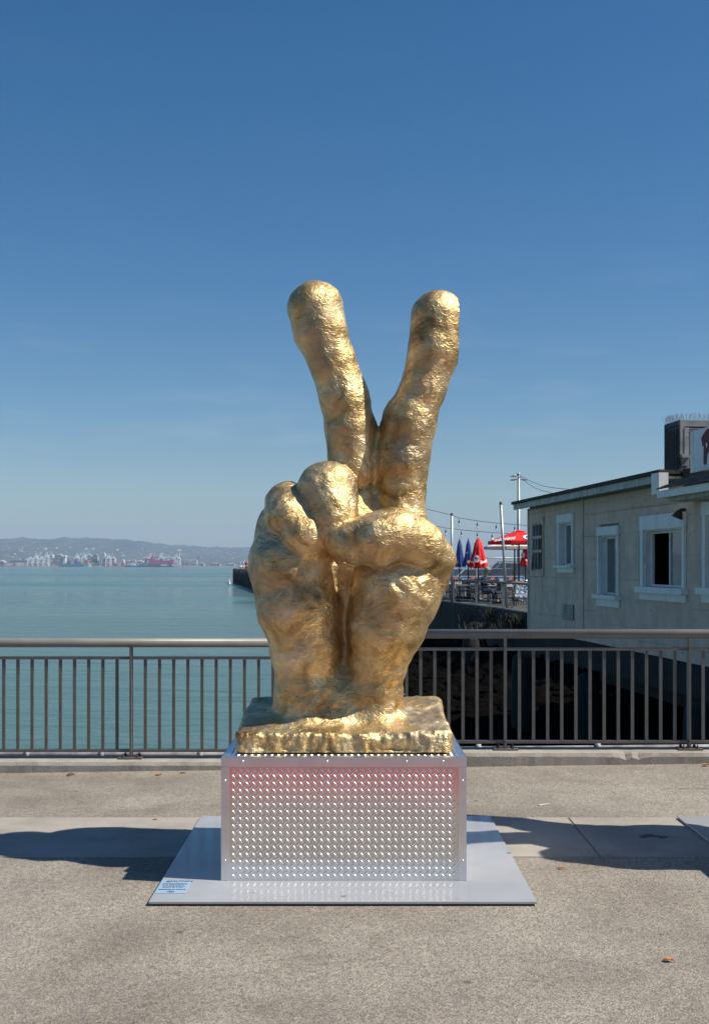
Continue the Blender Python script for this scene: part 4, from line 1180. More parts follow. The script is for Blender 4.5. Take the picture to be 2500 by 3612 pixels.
for i in range(90):
    b = R_*(.01+Wa*i/90)+B_*.04 if i < 55 else R_*.02+B_*(Ka*(i-55)/35)
    tip = b + Vector((ar.uniform(-.05,.05)+(-.05 if i >= 55 else 0), ar.uniform(-.03,.03), ar.uniform(.09,.14)))
    c_.bar(b+Vector((0,0,Ha)), tip+Vector((0,0,Ha)), .004)
tag(c_.build('bird_spikes', M['galv'], ac), kind='stuff')
# beams and piles under the shack
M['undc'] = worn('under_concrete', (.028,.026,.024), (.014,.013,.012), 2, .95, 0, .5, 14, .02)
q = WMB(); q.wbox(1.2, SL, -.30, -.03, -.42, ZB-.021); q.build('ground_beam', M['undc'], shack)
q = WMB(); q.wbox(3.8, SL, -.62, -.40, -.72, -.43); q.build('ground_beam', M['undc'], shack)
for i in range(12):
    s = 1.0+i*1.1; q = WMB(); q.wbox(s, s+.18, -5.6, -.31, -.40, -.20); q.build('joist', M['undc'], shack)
def pile(px, py, Y, r, label):
    p = at(px, py, Y); m = MB(); h = p.z-(WZ-1)
    prof = [(r*1.02,0),(r*.98,h*.3),(r*1.03,h*.6),(r*.97,h*.85),(r*.9,h*.97),(r*.55,h),(0,h)]
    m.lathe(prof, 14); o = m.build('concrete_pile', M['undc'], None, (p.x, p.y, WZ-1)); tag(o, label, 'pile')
pile(1842, 2306, 24.6, .25, 'thick concrete pile standing clear of the shack, behind the right railing')
pile(2072, 2375, 22.5, .24, 'ragged concrete pile under the middle of the shack')
pile(2460, 2480, 16.0, .22, 'concrete pile under the near end of the shack, by the right railing post')
pile(1660, 2250, 40.0, .32, 'weed-hung concrete pile against the sea wall beside the hand')
# ------------------------------------------------------------------ terrace
ZT = .0
M['tsteel'] = worn('terrace_steel', (.20,.21,.22), (.30,.31,.32), 6, .5, .3, .05, 40, .003)
M['ttop'] = worn('terrace_handrail', (.085,.08,.078), (.12,.115,.11), 5, .6, 0, .1, 40, .004)
rl = [(3.55,53.6),(3.82,51.0),(4.28,48.3),(4.87,44.7),(5.45,41.0),(5.95,36.5),(6.5,33.5)]
tra = thing('terrace_railing', 'terrace railing of steel posts and cables above the sea wall', 'railing', (0,0,0))
for i, (x, y) in enumerate(rl):
    m = MB(); m.bar((x,y,-.42),(x,y,.93), .085, .06); m.build('post', M['tsteel'], tra)
for (a, b) in zip(rl[:-1], rl[1:]):
    d = (Vector(b)-Vector(a)).normalized()*.002
    MB().bar((a[0],a[1],.965),(b[0],b[1],.965), .13, .07).build('handrail', M['ttop'], tra)
    MB().bar((a[0],a[1],.02),(b[0],b[1],.02), .05, .05).build('bottom_rail', M['tsteel'], tra)
    for z in (.17,.32,.47,.62,.77): MB().tube([(a[0],a[1],z),(b[0],b[1],z)], .006, 5).build('cable', M['tsteel'], tra)
# light poles and strings of bulbs
def pole(name, px0, py0, px1, py1, Y, label, r=.06):
    a, b = at(px0, py0, Y), at(px1, py1, Y)
    k = b + (b-a)*(b.z/(a.z-b.z)) if a.z != b.z else b
    t = thing(name, label, 'pole', (k.x, k.y, ZT))
    m = MB(); m.tube([Vector((0,0,0)), a-Vector((k.x,k.y,0))], r, 8); m.build('shaft', M['galv'], t)
    m = MB(); q = a-Vector((k.x,k.y,0)); m.lathe([(r*1.15,-.04),(r*1.15,.03),(r*.5,.07),(0,.08)], 8, q); m.build('cap', M['bolt'], t)
    return a
pA = pole('light_pole', 1593, 1815, 1593, 2045, 47.5, 'straight grey pole holding the light strings, beside the golden thumb', .048)
pole('light_pole', 1765, 1776, 1781, 2052, 42.5, 'leaning grey pole standing before the open red parasol', .05)
M['wire'] = base('black_cable', (.01,.01,.01), .6)[0]
M['bulb'] = base('clear_bulb', (.75,.78,.8), .1)[0]
bm_ = MB(); bm_.lathe([(.0,0),(.022,0),(.03,-.05),(.028,-.11),(.02,-.13)], 8); bulb_s = bm_.mesh('socket', M['wire'])
bm_ = MB(); bm_.lathe([(.02,-.13),(.036,-.17),(.034,-.22),(.0,-.25)], 8); bulb_g = bm_.mesh('globe', M['bulb'])
def string(pts, bulbs, Y, label):
    t = thing('light_string', label, 'string lights', (0,0,0))
    P = [at(x, y, Y) for x, y in pts]; out = []
    for a, b, in zip(P[:-1], P[1:]):
        for i in range(6): out.append(a.lerp(b, i/6))
    out.append(P[-1])
    MB().tube(out, .011, 5).build('cable', M['wire'], t)
    for bx in bulbs:
        by = np.interp(bx, [p[0] for p in pts], [p[1] for p in pts]); q = at(bx, by, Y)
        MB().tube([q, q-Vector((0,0,.1))], .006, 4).build('drop', M['wire'], t)
        link('socket', bulb_s, t, q-Vector((0,0,.1))); link('globe', bulb_g, t, q-Vector((0,0,.1)))
string([(1440,1782),(1506,1796),(1593,1817),(1618,1827),(1682,1837),(1749,1845),(1814,1850),(1865,1854)], [1618,1682,1749,1814], 47.5, 'upper string of clear bulbs running from the straight pole to the shack')
string([(1440,1842),(1497,1851),(1517,1853.5),(1571,1862),(1626,1869),(1682,1874),(1734,1878.5),(1789,1881.5),(1865,1888)], [1517,1571,1626,1682,1734,1789], 50, 'lower string of clear bulbs sagging over the closed parasols')
# parasols
def fabric(name, c): return worn(name, c, tuple(q*.8 for q in c), 3, .75, 0, .1, 25, .006)
M['blue'] = fabric('blue_canvas', (.015,.045,.24)); M['red'] = fabric('red_canvas', (.78,.012,.014))
M['cream'] = fabric('cream_canvas', (.78,.74,.60)); M['purple'] = fabric('lilac_canvas', (.36,.32,.62)); M['pblack'] = base('black_pole', (.015,.015,.017), .5)[0]
M['wletter'] = base('white_print', (.85,.85,.85), .7)[0]; M['yprint'] = base('gold_print', (.6,.42,.12), .7)[0]; M['bletter'] = base('blue_print', (.05,.08,.35), .7)[0]
def closed_parasol(px, top, bot, wpx, Y, mat, label, seed):
    a = at(px, top, Y); k = at(px, bot, Y); h = a.z-k.z; R = wpx/2/F*Y
    t = thing('closed_parasol', label, 'parasol', (a.x, Y, ZT), 0)
    r = random.Random(seed); n = 48; prof = [(.0,.0),(.10,.015),(.26,.07),(.33,.14),(.42,.16),(.55,.38),(.72,.62),(.90,.85),(1.0,1.0)]
    vv = []; ph = r.uniform(0, 6)
    for f, s in prof:
        for j in range(n):
            th = 2*math.pi*j/n
            fold = 1+(.16*s)*math.sin(8*th+ph)+.05*s*math.sin(3*th+ph*2)
            hem = h*.05*s*s*math.sin(8*th+ph) if s > .8 else 0
            vv.append((R*f*fold*math.cos(th), R*f*.85*fold*math.sin(th), a.z-h*s+hem))
    m = MB(); m.add(vv, [(i*n+j, i*n+(j+1)%n, (i+1)*n+(j+1)%n, (i+1)*n+j) for i in range(len(prof)-1) for j in range(n)], True); m.build('canopy', mat, t)
    MB().tube([(0,0,0),(0,0,a.z+.05)], .03, 8).build('pole', M['pblack'], t)
    m = MB(); m.lathe([(.26,0),(.26,.06),(.06,.1),(.05,.3)], 12); m.build('stand', M['pblack'], t)
    def surf(x, z):
        s = (a.z-z)/h; f = np.interp(s, [q[1] for q in prof], [q[0] for q in prof])
        w = R*f*1.2; return -math.sqrt(max(.0004, 1-min(.98, (x/w)**2)))*w*.85-.03
    return t, a, h, R, surf
def print_on(t, s, size, x, z, surf, mat, rot=0.0, bold=.004):
    me = text_mesh(s, size, .0, mat, 'lettering', bold)
    for v in me.vertices:
        c, sn = math.cos(rot), math.sin(rot); lx, lz = v.co.x*c-v.co.y*sn, v.co.x*sn+v.co.y*c
        X_, Z_ = x+lx, z+lz; v.co = (X_, surf(X_, Z_), Z_)
    link('lettering', me, t)
def disc_on(t, rx, rz, x, z, surf, mat, name='emblem', off=.0):
    m = MB(); n = 16; vv = [(x, surf(x,z)+off, z)]+[(x+rx*math.cos(2*math.pi*i/n), surf(x+rx*math.cos(2*math.pi*i/n), z+rz*math.sin(2*math.pi*i/n))+off, z+rz*math.sin(2*math.pi*i/n)) for i in range(n)]
    m.add(vv, [(0,i+1,(i+1)%n+1) for i in range(n)]); m.build(name, mat, t)
for px, lab, sd in ((1620,'closed dark blue parasol, left of the two blue ones',1),(1651,'closed blue parasol with a gold badge, next to the red one',2)):
    t, a, h, R, surf = closed_parasol(px, 1903, 1997, 35, 55.0-.6*(sd-1), M['blue'], lab, sd)
    m = MB(); zb = a.z-h*.82
    for i in range(5):
        x = -R*.9+i*R*.36; 
        if sd == 2: pass
    print_on(t, 'L I', .14, -R*.75 if sd == 1 else R*.5, zb, surf, M['wletter'])
    disc_on(t, .07, .085, -R*.55 if sd == 1 else -R*.1, zb-.02, surf, M['yprint'])
    if sd == 2: print_on(t, 'LE', .11, -R*.4, a.z-h*.5, surf, M['wletter'])
t, a, h, R, surf = closed_parasol(1686, 1898, 2002, 62, 52.0, M['red'], 'closed red parasol with white lettering, in front of the parked cars', 3)
disc_on(t, .13, .17, -R*.28, a.z-h*.70, surf, M['wletter']); print_on(t, 'AN', .15, -R*.28, a.z-h*.70, lambda x,z: surf(x,z)-.02, M['pblack'], 0, .006)
print_on(t, 'Bud', .21, R*.52, a.z-h*.80, surf, M['wletter'], .3, .006); print_on(t, 'iser', .16, -R*.72, a.z-h*.80, surf, M['wletter'], -.25, .005)
t, a, h, R, surf = closed_parasol(1851, 1920, 1995, 34, 53.0, M['red'], 'closed red parasol half hidden by the shack corner', 4)
disc_on(t, .09, .13, -R*.55, a.z-h*.5, surf, M['wletter']); print_on(t, 'WU', .13, R*.35, a.z-h*.75, surf, M['wletter'])
def open_parasol(px, top, edge, halfpx, Y, mats, label):
    a = at(px, top, Y); ze = at(px, edge, Y).z; R = halfpx/F*Y; n = 8
    t = thing('open_parasol', label, 'parasol', (a.x, Y, ZT))
    rot = math.radians(22.5)
    zc = a.z-(a.z-ze)*.16
    cap = MB(); 
    ring = lambda r, z: [(r*math.cos(2*math.pi*j/n+rot), r*math.sin(2*math.pi*j/n+rot), z) for j in range(n)]
    cap.add([(0,0,a.z)]+ring(R*.22, a.z-(a.z-ze)*.14), [(0,j+1,(j+1)%n+1) for j in range(n)]); cap.build('vent_cap', mats[0], t)
    for j in range(n):
        m = MB(); r0, r1 = ring(R*.18, zc), ring(R, ze); rm = ring(R*.6, zc+(ze-zc)*.56)
        k = (j+1)%n; lo = lambda p: (p[0]*1.0, p[1]*1.0, p[2]-.14)
        m.add([r0[j],r0[k],rm[k],rm[j],r1[k],r1[j],lo(r1[k]),lo(r1[j])], [(0,1,2,3),(3,2,4,5),(5,4,6,7)]); m.build('gore', mats[j % len(mats)], t)
        MB().tube([(r0[j][0],r0[j][1],zc-.02),(r1[j][0],r1[j][1],ze-.015)], .012, 5).build('rib', M['pblack'], t)
    MB().tube([(0,0,0),(0,0,a.z)], .035, 8).build('pole', M['pblack'], t)
    m = MB(); m.lathe([(.3,0),(.3,.06),(.06,.1),(.05,.3)], 12); m.build('stand', M['pblack'], t)
    def surf(x, z):
        f = (zc-z)/max(.01, zc-ze); rr_ = R*.18+f*R*.82
        return -math.sqrt(max(.01, (rr_*.96)**2-x*x))-.03
    return t, a, ze, R, surf
t, a, ze, R, surf = open_parasol(1829, 1869, 1909, 113, 50.0, [M['red']], 'open red parasol with white lettering beside the shack corner')
print_on(t, 'Budweiser', .22, -R*.52, ze+.09, surf, M['wletter'], .12, .003); disc_on(t, .28, .11, R*.22, ze+.16, surf, M['wletter']); print_on(t, 'AN', .18, R*.2, ze+.16, lambda x,z: surf(x,z)-.02, M['pblack'], 0, .006)
t, a, ze, R, surf = open_parasol(1814, 1895, 1928, 112, 54.0, [M['cream'], M['cream'], M['cream'], M['purple']], 'open cream and lilac parasol showing under the red one')
print_on(t, 'BOW', .3, 0.02, ze+.17, surf, M['bletter'], .1, .008)

# far rail with small banners
Yb = 60.0
br = thing('banner_rail', 'white rail hung with banners at the back of the terrace', 'railing', (0,0,0))
a, b = at(1570, 2033, Yb), at(1848, 2033, Yb)
MB().bar(a, b, .05, .05).build('top_rail', M['white'], br)
for px in (1570, 1640, 1710, 1780, 1848):
    q = at(px, 2033, Yb); MB().bar((q.x,Yb,ZT),(q.x,Yb,q.z), .05).build('post', M['white'], br)
M['bred'] = worn('banner_red', (.55,.02,.05), (.48,.018,.045), 4, .6, 0, 0); M['bblue'] = worn('banner_blue', (.06,.25,.60), (.10,.36,.72), 4, .6, 0, 0)
M['byel'] = base('banner_yellow', (.8,.62,.15), .6)[0]; M['bsky'] = base('banner_white', (.8,.85,.9), .6)[0]
ban = [(1598.5,1614,0,'red banner on the back rail, nearest the golden hand'),(1625.5,1648,1,'blue and yellow banner behind the blue parasol poles'),(1656,1680,0,'red banner left of the man in the cap'),
       (1689,1704,1,'blue banner partly hidden by the man in the cap'),(1725,1747,0,'red banner with white oval, just right of the man in the cap'),(1756.5,1776,1,'blue and yellow banner left of the leaning pole'),(1788,1812,0,'red banner with white oval, right of the leaning pole'),(1822,1845,1,'blue and yellow banner nearest the shack')]
for x0, x1, kd, lab in ban:
    a, b = at(x0, 2034.5, Yb), at(x1, 2053.5, Yb); w, h = b.x-a.x, a.z-b.z
    t = thing('banner', lab, 'banner', ((a.x+b.x)/2, Yb-.05, b.z))
    MB().box(-w/2, w/2, -.008, .0, 0, h).build('cloth', M['bred'] if kd == 0 else M['bblue'], t)
    if kd == 0:
        m = MB(); n = 20
        for i in range(n):
            c0, c1 = 2*math.pi*i/n, 2*math.pi*(i+1)/n
            m.add([(.13*math.cos(c0),-.011,h/2+.085*math.sin(c0)),(.13*math.cos(c1),-.011,h/2+.085*math.sin(c1)),(.108*math.cos(c1),-.011,h/2+.066*math.sin(c1)),(.108*math.cos(c0),-.011,h/2+.066*math.sin(c0))], [(0,1,2,3)])
        m.build('oval_ring', M['wletter'], t)
        me = text_mesh('SF', .1, 0, M['wletter'], 'emblem', .006); link('emblem', me, t, (0,-.012,h/2), (math.pi/2,0,0))
        MB().box(-w*.3, w*.3, -.011, -.009, h*.86, h*.92).build('title_stripe', M['wletter'], t)
    else:
        m = MB(); n = 12; m.add([(0,-.011,h*.3)]+[(w*.42*math.cos(math.pi*i/n),-.011,h*.3+h*.42*math.sin(math.pi*i/n)) for i in range(n+1)], [(0,i+1,i+2) for i in range(n)]); m.build('dome', M['bsky'], t)
        MB().box(-w*.42, w*.42, -.011, -.009, h*.08, h*.28).build('title_stripe', M['byel'], t)
# chain-link fence
fy = 63.0
fn = thing('chain_fence', 'chain-link fence between the terrace and the parked cars', 'fence', (0,0,0))
fa, fb = at(1545, 1960, fy), at(1872, 1960, fy); x0, x1 = fa.x, fb.x; ztop = at(0, 1968, fy).z
m = MB(); step = .085; zz0, zz1 = .05, ztop; hh = zz1-zz0; x = x0-hh
while x < x1:
    for sgn in (1, -1):
        xa, xb = (x, x+hh) if sgn > 0 else (x+hh, x)
        pts = []
        ta, tb = 0.0, 1.0
        dx = xb-xa
        for lim, side in ((x0, 1), (x1, -1)):
            tt = (lim-xa)/dx
            if (dx > 0) == (side > 0): ta = max(ta, tt)
            else: tb = min(tb, tt)
        if tb > ta: m.bar((xa+dx*ta, fy+.004*sgn, zz0+hh*ta), (xa+dx*tb, fy+.004*sgn, zz0+hh*tb), .007)
    x += step
M['wiref'] = base('fence_wire', (.45,.46,.47), .5, .3)[0]
tag(m.build('wire_mesh', M['wiref'], fn), kind='stuff')
MB().tube([(x0,fy,ztop),(x1,fy,ztop)], .025, 6).build('top_tube', M['galv'], fn)
for px in (1590, 1700, 1862):
    q = at(px, 1968, fy); MB().tube([(q.x,fy+.04,0),(q.x,fy+.04,ztop+.05)], .035, 8).build('post', M['galv'], fn)

# parked cars
def car_paint(name, c):
    m, nt, p = base(name, c, .25, .2); p.inputs['Coat Weight'].default_value = .6; return m
M['cglass'] = base('car_glass', (.02,.03,.035), .05)[0]; M['tyre'] = base('tyre', (.012,.012,.012), .8)[0]; M['rim'] = base('rim', (.5,.5,.52), .35, .9)[0]
M['lampw'] = base('lamp_lens', (.7,.72,.74), .1)[0]
def car(px, Y, rz, paint, label, suv=False):
    q = at(px, 2000, Y); t = thing('parked_car', label, 'car', (q.x, Y, -.02), rz, 'cars parked behind the fence')
    L, W = 2.3, .9; hb = .82 if not suv else .98; hr = 1.42 if not suv else 1.78
    # body: rounded lower shell by sections along the length
    prof = [(-L,.45,.60),(-L+.12,.36,.74),(-1.5,.30,hb-.06),(-.9,.28,hb),(.8,.28,hb+.03),(1.9,.30,hb+.02),(L-.08,.36,hb-.06),(L,.5,.72)]
    vv = []
    for i, (x, zl, zh) in enumerate(prof):
        ww = W*(.78 if i in (0,7) else .93 if i in (1,6) else 1.0)
        vv += [(x,-ww*.9,zl),(x,-ww,(zl+zh)/2),(x,-ww*.94,zh),(x,ww*.94,zh),(x,ww,(zl+zh)/2),(x,ww*.9,zl)]
    m = MB(); m.add(vv, [(i*6+k,(i+1)*6+k,(i+1)*6+(k+1)%6,i*6+(k+1)%6) for i in range(7) for k in range(6)]+[(0,1,2,3,4,5),(47,46,45,44,43,42)], True); m.build('body', paint, t)
    rear = 2.0 if suv else 1.55
    cab = [(-1.0,hb-.02,.86),(-.35,hr-.04,.68),(.2,hr,.68),(rear-.5,hr-.03,.68),(rear,hb,.84)]
    vv = []
    for x, z, w in cab: vv += [(x,-w,z),(x,w,z)]
    g = MB(); g.add(vv+[(-1.0,-.86,hb-.03),(-1.0,.86,hb-.03),(rear,-.84,hb-.03),(rear,.84,hb-.03)],
        [(0,1,3,2),(6,7,9,8),(0,2,4,6,8,12,10),(1,11,13,9,7,5,3)]); g.build('windows', M['cglass'], t)
    m = MB(); m.bbox(-.40, rear-.45, -.69, .69, hr-.045, hr+.015, .015); m.build('roof', paint, t)
    for s in (-1, 1):
        for (a_, b_) in (((-1.02,s*.86,hb-.02),(-.38,s*.69,hr-.03)), ((rear+.01,s*.85,hb-.02),(rear-.48,s*.69,hr-.03)), ((.35,s*.86,hb-.02),(.4,s*.69,hr-.03))):
            MB().bar(a_, b_, .06).build('pillar', paint, t)
        for x in (-1.42, 1.42):
            m = MB(); m.tube([(x,s*.70,.33),(x,s*.91,.33)], .33, 18); w_ = m.build('tyre', M['tyre'], t)
            m = MB(); m.tube([(x,s*.905,.33),(x,s*.925,.33)], .21, 14); m.build('rim', M['rim'], w_)
        m = MB(); m.bbox(-L-.01, -L+.16, s*.62-.16, s*.62+.16, .60, .72, .02); m.build('headlight', M['lampw'], t)
        m = MB(); m.bbox(-.85, -.7, s*1.0-.09, s*1.0+.09, hb+.02, hb+.14, .02); m.build('mirror', paint, t)
        if suv:
            m = MB()
            m.tube([(-.3,s*.6,hr+.10),(rear-.6,s*.6,hr+.10)], .025, 6); m.bar((-.25,s*.6,hr+.01),(-.25,s*.6,hr+.10),.06); m.bar((rear-.65,s*.6,hr+.01),(rear-.65,s*.6,hr+.10),.06); m.build('roof_bar', M['pblack'], t)
    return t
M['csilver'] = car_paint('silver_paint', (.52,.53,.54)); M['cdark'] = car_paint('charcoal_paint', (.03,.035,.04)); M['cwhite'] = car_paint('white_car_paint', (.66,.67,.68)); M['cgrey'] = car_paint('grey_car_paint', (.16,.17,.18))
car(1645, 66.5, math.radians(12), M['csilver'], 'silver car parked behind the closed blue parasols')
car(1770, 66.0, math.radians(18), M['cdark'], 'dark car parked behind the leaning pole')
car(1735, 71.5, math.radians(4), M['cwhite'], 'white car behind the closed red parasol')
car(1775, 76.5, math.radians(6), M['cgrey'], 'tall grey car with roof bars, rearmost of the parked cars', True)
car(1560, 69.5, math.radians(8), M['cwhite'], 'white car beside the golden thumb knuckle')

# lamp post with a gull
q = at(1828, 1996, 80.0)
t = thing('lamp_post', 'tall pale lamp post with a cross arm, behind the parasols', 'lamp post', (q.x, 80.0, -.02))
ztp = at(0, 1669, 80).z
MB().tube([(0,0,0),(0,0,1),(0,0,ztp)], [.16,.14,.085], 10).build('shaft', M['galv'], t)
za = at(0, 1691, 80).z
MB().bar((-.55,0,za),(.55,0,za), .08, .07).build('arm', M['galv'], t)
for s in (-1, 1):
    m = MB(); m.bbox(*sorted((s*.28, s*.58)), -.12, .12, za-.07, za-.041, .01); m.build('lamp_head', M['galv'], t)
m = MB(); m.lathe([(.11,ztp-.12),(.12,ztp-.02),(.05,ztp+.06),(0,ztp+.09)], 8); m.build('cap', M['galv'], t)
for (e1, e2) in (((1833,1678),(2005,1726)),((1833,1681),(1945,1738))):
    a, b = at(*e1, 80.0), at(*e2, 64.0); md = a.lerp(b, .5)-Vector((0,0,.25))
    o = MB().tube([a, a.lerp(md,.5)-Vector((0,0,.04)), md, md.lerp(b,.5)-Vector((0,0,.04)), b], .016, 5).build('overhead_wire', M['wire'])
    tag(o, 'thin overhead wire from the lamp post to the shack roof, %s' % ('upper one' if e2[1] < 1730 else 'lower one'), 'wire')
gp = at(1814, 1684, 80.0)
g = thing('gull', 'white gull with grey wings standing on the lamp post arm', 'bird', (gp.x, 80.0, za+.036))
m = MB(); m.tube([(-.26,0,.18),(-.15,0,.19),(0,0,.21),(.12,0,.25),(.17,0,.31)], [.012,.05,.085,.07,.045], 10); m.lathe([(0,-.06),(.045,-.04),(.058,0),(.045,.04),(0,.06)], 10, (.19,0,.36)); m.build('body', M['white'], g)
m = MB(); m.tube([(-.36,0,.165),(-.2,-.055,.21),(0,-.075,.235),(.08,-.06,.25)], [.008,.03,.04,.02], 8); m.tube([(-.36,0,.165),(-.2,.055,.21),(0,.075,.235),(.08,.06,.25)], [.008,.03,.04,.02], 8); m.build('wings', base('gull_grey', (.30,.32,.35), .8)[0], g)
m = MB(); m.tube([(.24,0,.355),(.32,0,.34)], [.014,.004], 6); m.build('beak', M['yprint'], g)
for s in (-1, 1): MB().tube([(.0,s*.03,.14),(.01,s*.03,0)], .008, 5).build('leg', M['yprint'], g)

# tables and chairs
M['tabw'] = worn('pale_table_top', (.55,.55,.54), (.45,.45,.44), 3, .5, 0, 0); M['woodc'] = worn('brown_chair_wood', (.33,.17,.07), (.24,.12,.05), 8, .55, 0, .1, 40, .003); M['cmetal'] = base('chair_metal', (.08,.08,.085), .5, .5)[0]; M['cgal'] = M['galv']
def chair(x, y, rz, seatmat, label):
    t = thing('chair', label, 'chair', (x, y, ZT), rz, 'chairs on the terrace')
    MB().bbox(-.22,.22,-.21,.21,.43,.46,.01).build('seat', seatmat, t)
    b = MB(); b.bbox(-.21,.21,.20,.225,.56,.92,.01); o = b.build('backrest', seatmat, t)
    for sx in (-1, 1):
        MB().tube([(sx*.21,-.2,0),(sx*.2,-.19,.43)], .014, 6).build('leg', M['cmetal'], t)
        MB().tube([(sx*.21,.27,0),(sx*.2,.2,.44),(sx*.2,.235,.93)], .014, 6).build('leg', M['cmetal'], t)
    return t
def table(x, y, label, ln=.75):
    t = thing('table', label, 'table', (x, y, ZT), 0, 'tables on the terrace')
    MB().bbox(-ln,ln,-.38,.38,.71,.745,.008).build('top', M['tabw'], t)
    for sx in (-1, 1):
        MB().tube([(sx*(ln-.12),-.3,0),(sx*(ln-.12),.3,.71)], .02, 6).build('leg', M['cmetal'], t)
        MB().tube([(sx*(ln-.12),.3,0),(sx*(ln-.12),-.3,.71)], .02, 6).build('leg', M['cmetal'], t)
    return t
def on(px, Y): return (px-1250)/F*Y
table(on(1772,48), 48, 'pale table in front of the man in the cap'); table(on(1835,46), 46.4, 'pale table at the shack corner'); table(on(1625,53), 53, 'pale table behind the straight pole', .6); table(on(1580,56), 56.5, 'pale table nearest the golden hand', .6)
chair(on(1617,51), 51, math.radians(70), M['woodc'], 'brown wooden chair right of the straight pole'); chair(on(1640,54), 54, math.radians(-60), M['cgal'], 'grey metal chair behind the blue parasols'); chair(on(1584,53), 53, math.radians(10), M['cgal'], 'grey metal chair left of the straight pole')
chair(on(1668,50.5), 50.5, math.radians(95), M['woodc'], 'brown chair left of the man in the cap'); chair(on(1803,50), 50.5, math.radians(185), M['woodc'], 'brown chair beyond the pale table'); chair(on(1705,47.2), 47.25, math.radians(75), M['woodc'], 'brown chair under the man in the cap')
chair(on(1597,57), 57.5, math.radians(160), M['woodc'], 'brown chair furthest back near the golden hand'); chair(on(1838,44.5), 44.9, math.radians(5), M['cgal'], 'grey chair tucked under the corner table'); chair(on(1655,57.5), 57.5, math.radians(20), M['woodc'], 'brown chair below the red banner at the back')
# things on the tables
M['plate_w'] = base('white_crockery', (.8,.8,.8), .3)[0]
for x, y, lab in ((on(1752,47.9),47.9,'white basket of food on the table by the man in the cap'),(on(1795,48.1),48.05,'white food basket on the far end of that table')):
    m = MB(); m.lathe([(0,0),(.10,0),(.15,.07),(.14,.07),(.09,.015),(0,.015)], 12, (0,0,0), True, 1.3); tag(m.build('food_basket', M['plate_w'], None, (x,y,.7455)), lab, 'basket')
m = MB(); m.bbox(-.16,.16,-.08,.08,0,.16,.01); tag(m.build('condiment_box', worn('orange_caddy', (.6,.3,.1), (.5,.24,.08), 6, .6, 0, 0), None, (on(1831,46.4),46.4,.7455)), 'orange condiment box on the table at the shack corner', 'box')

# seated man in a cap, seen from behind on the right
def skin_mesh(name, verts, edges, mat, sub=2):
    me = bpy.data.meshes.new(name); me.from_pydata([v[:3] for v in verts], edges, []); o = bpy.data.objects.new(name, me); C.link(o)
    o.modifiers.new('skin', 'SKIN'); 
    if not me.skin_vertices: 
        bm2 = bmesh.new(); bm2.from_mesh(me); bm2.verts.layers.skin.verify(); bm2.to_mesh(me); bm2.free()
    for i, v in enumerate(verts):
        r = v[3]; me.skin_vertices[0].data[i].radius = (r, r) if not isinstance(r, tuple) else r
        me.skin_vertices[0].data[i].use_root = (i == 0)
    sb_ = o.modifiers.new('sub', 'SUBSURF'); sb_.levels = sub; sb_.render_levels = sub
    dg = bpy.context.evaluated_depsgraph_get(); dg.update()
    out = bpy.data.meshes.new_from_object(o.evaluated_get(dg)); out.name = name
    bpy.data.objects.remove(o); bpy.data.meshes.remove(me)
    out.materials.clear(); out.materials.append(mat)
    out.polygons.foreach_set('use_smooth', [True]*len(out.polygons)); return out
M['skin'] = base('skin', (.42,.24,.17), .6)[0]
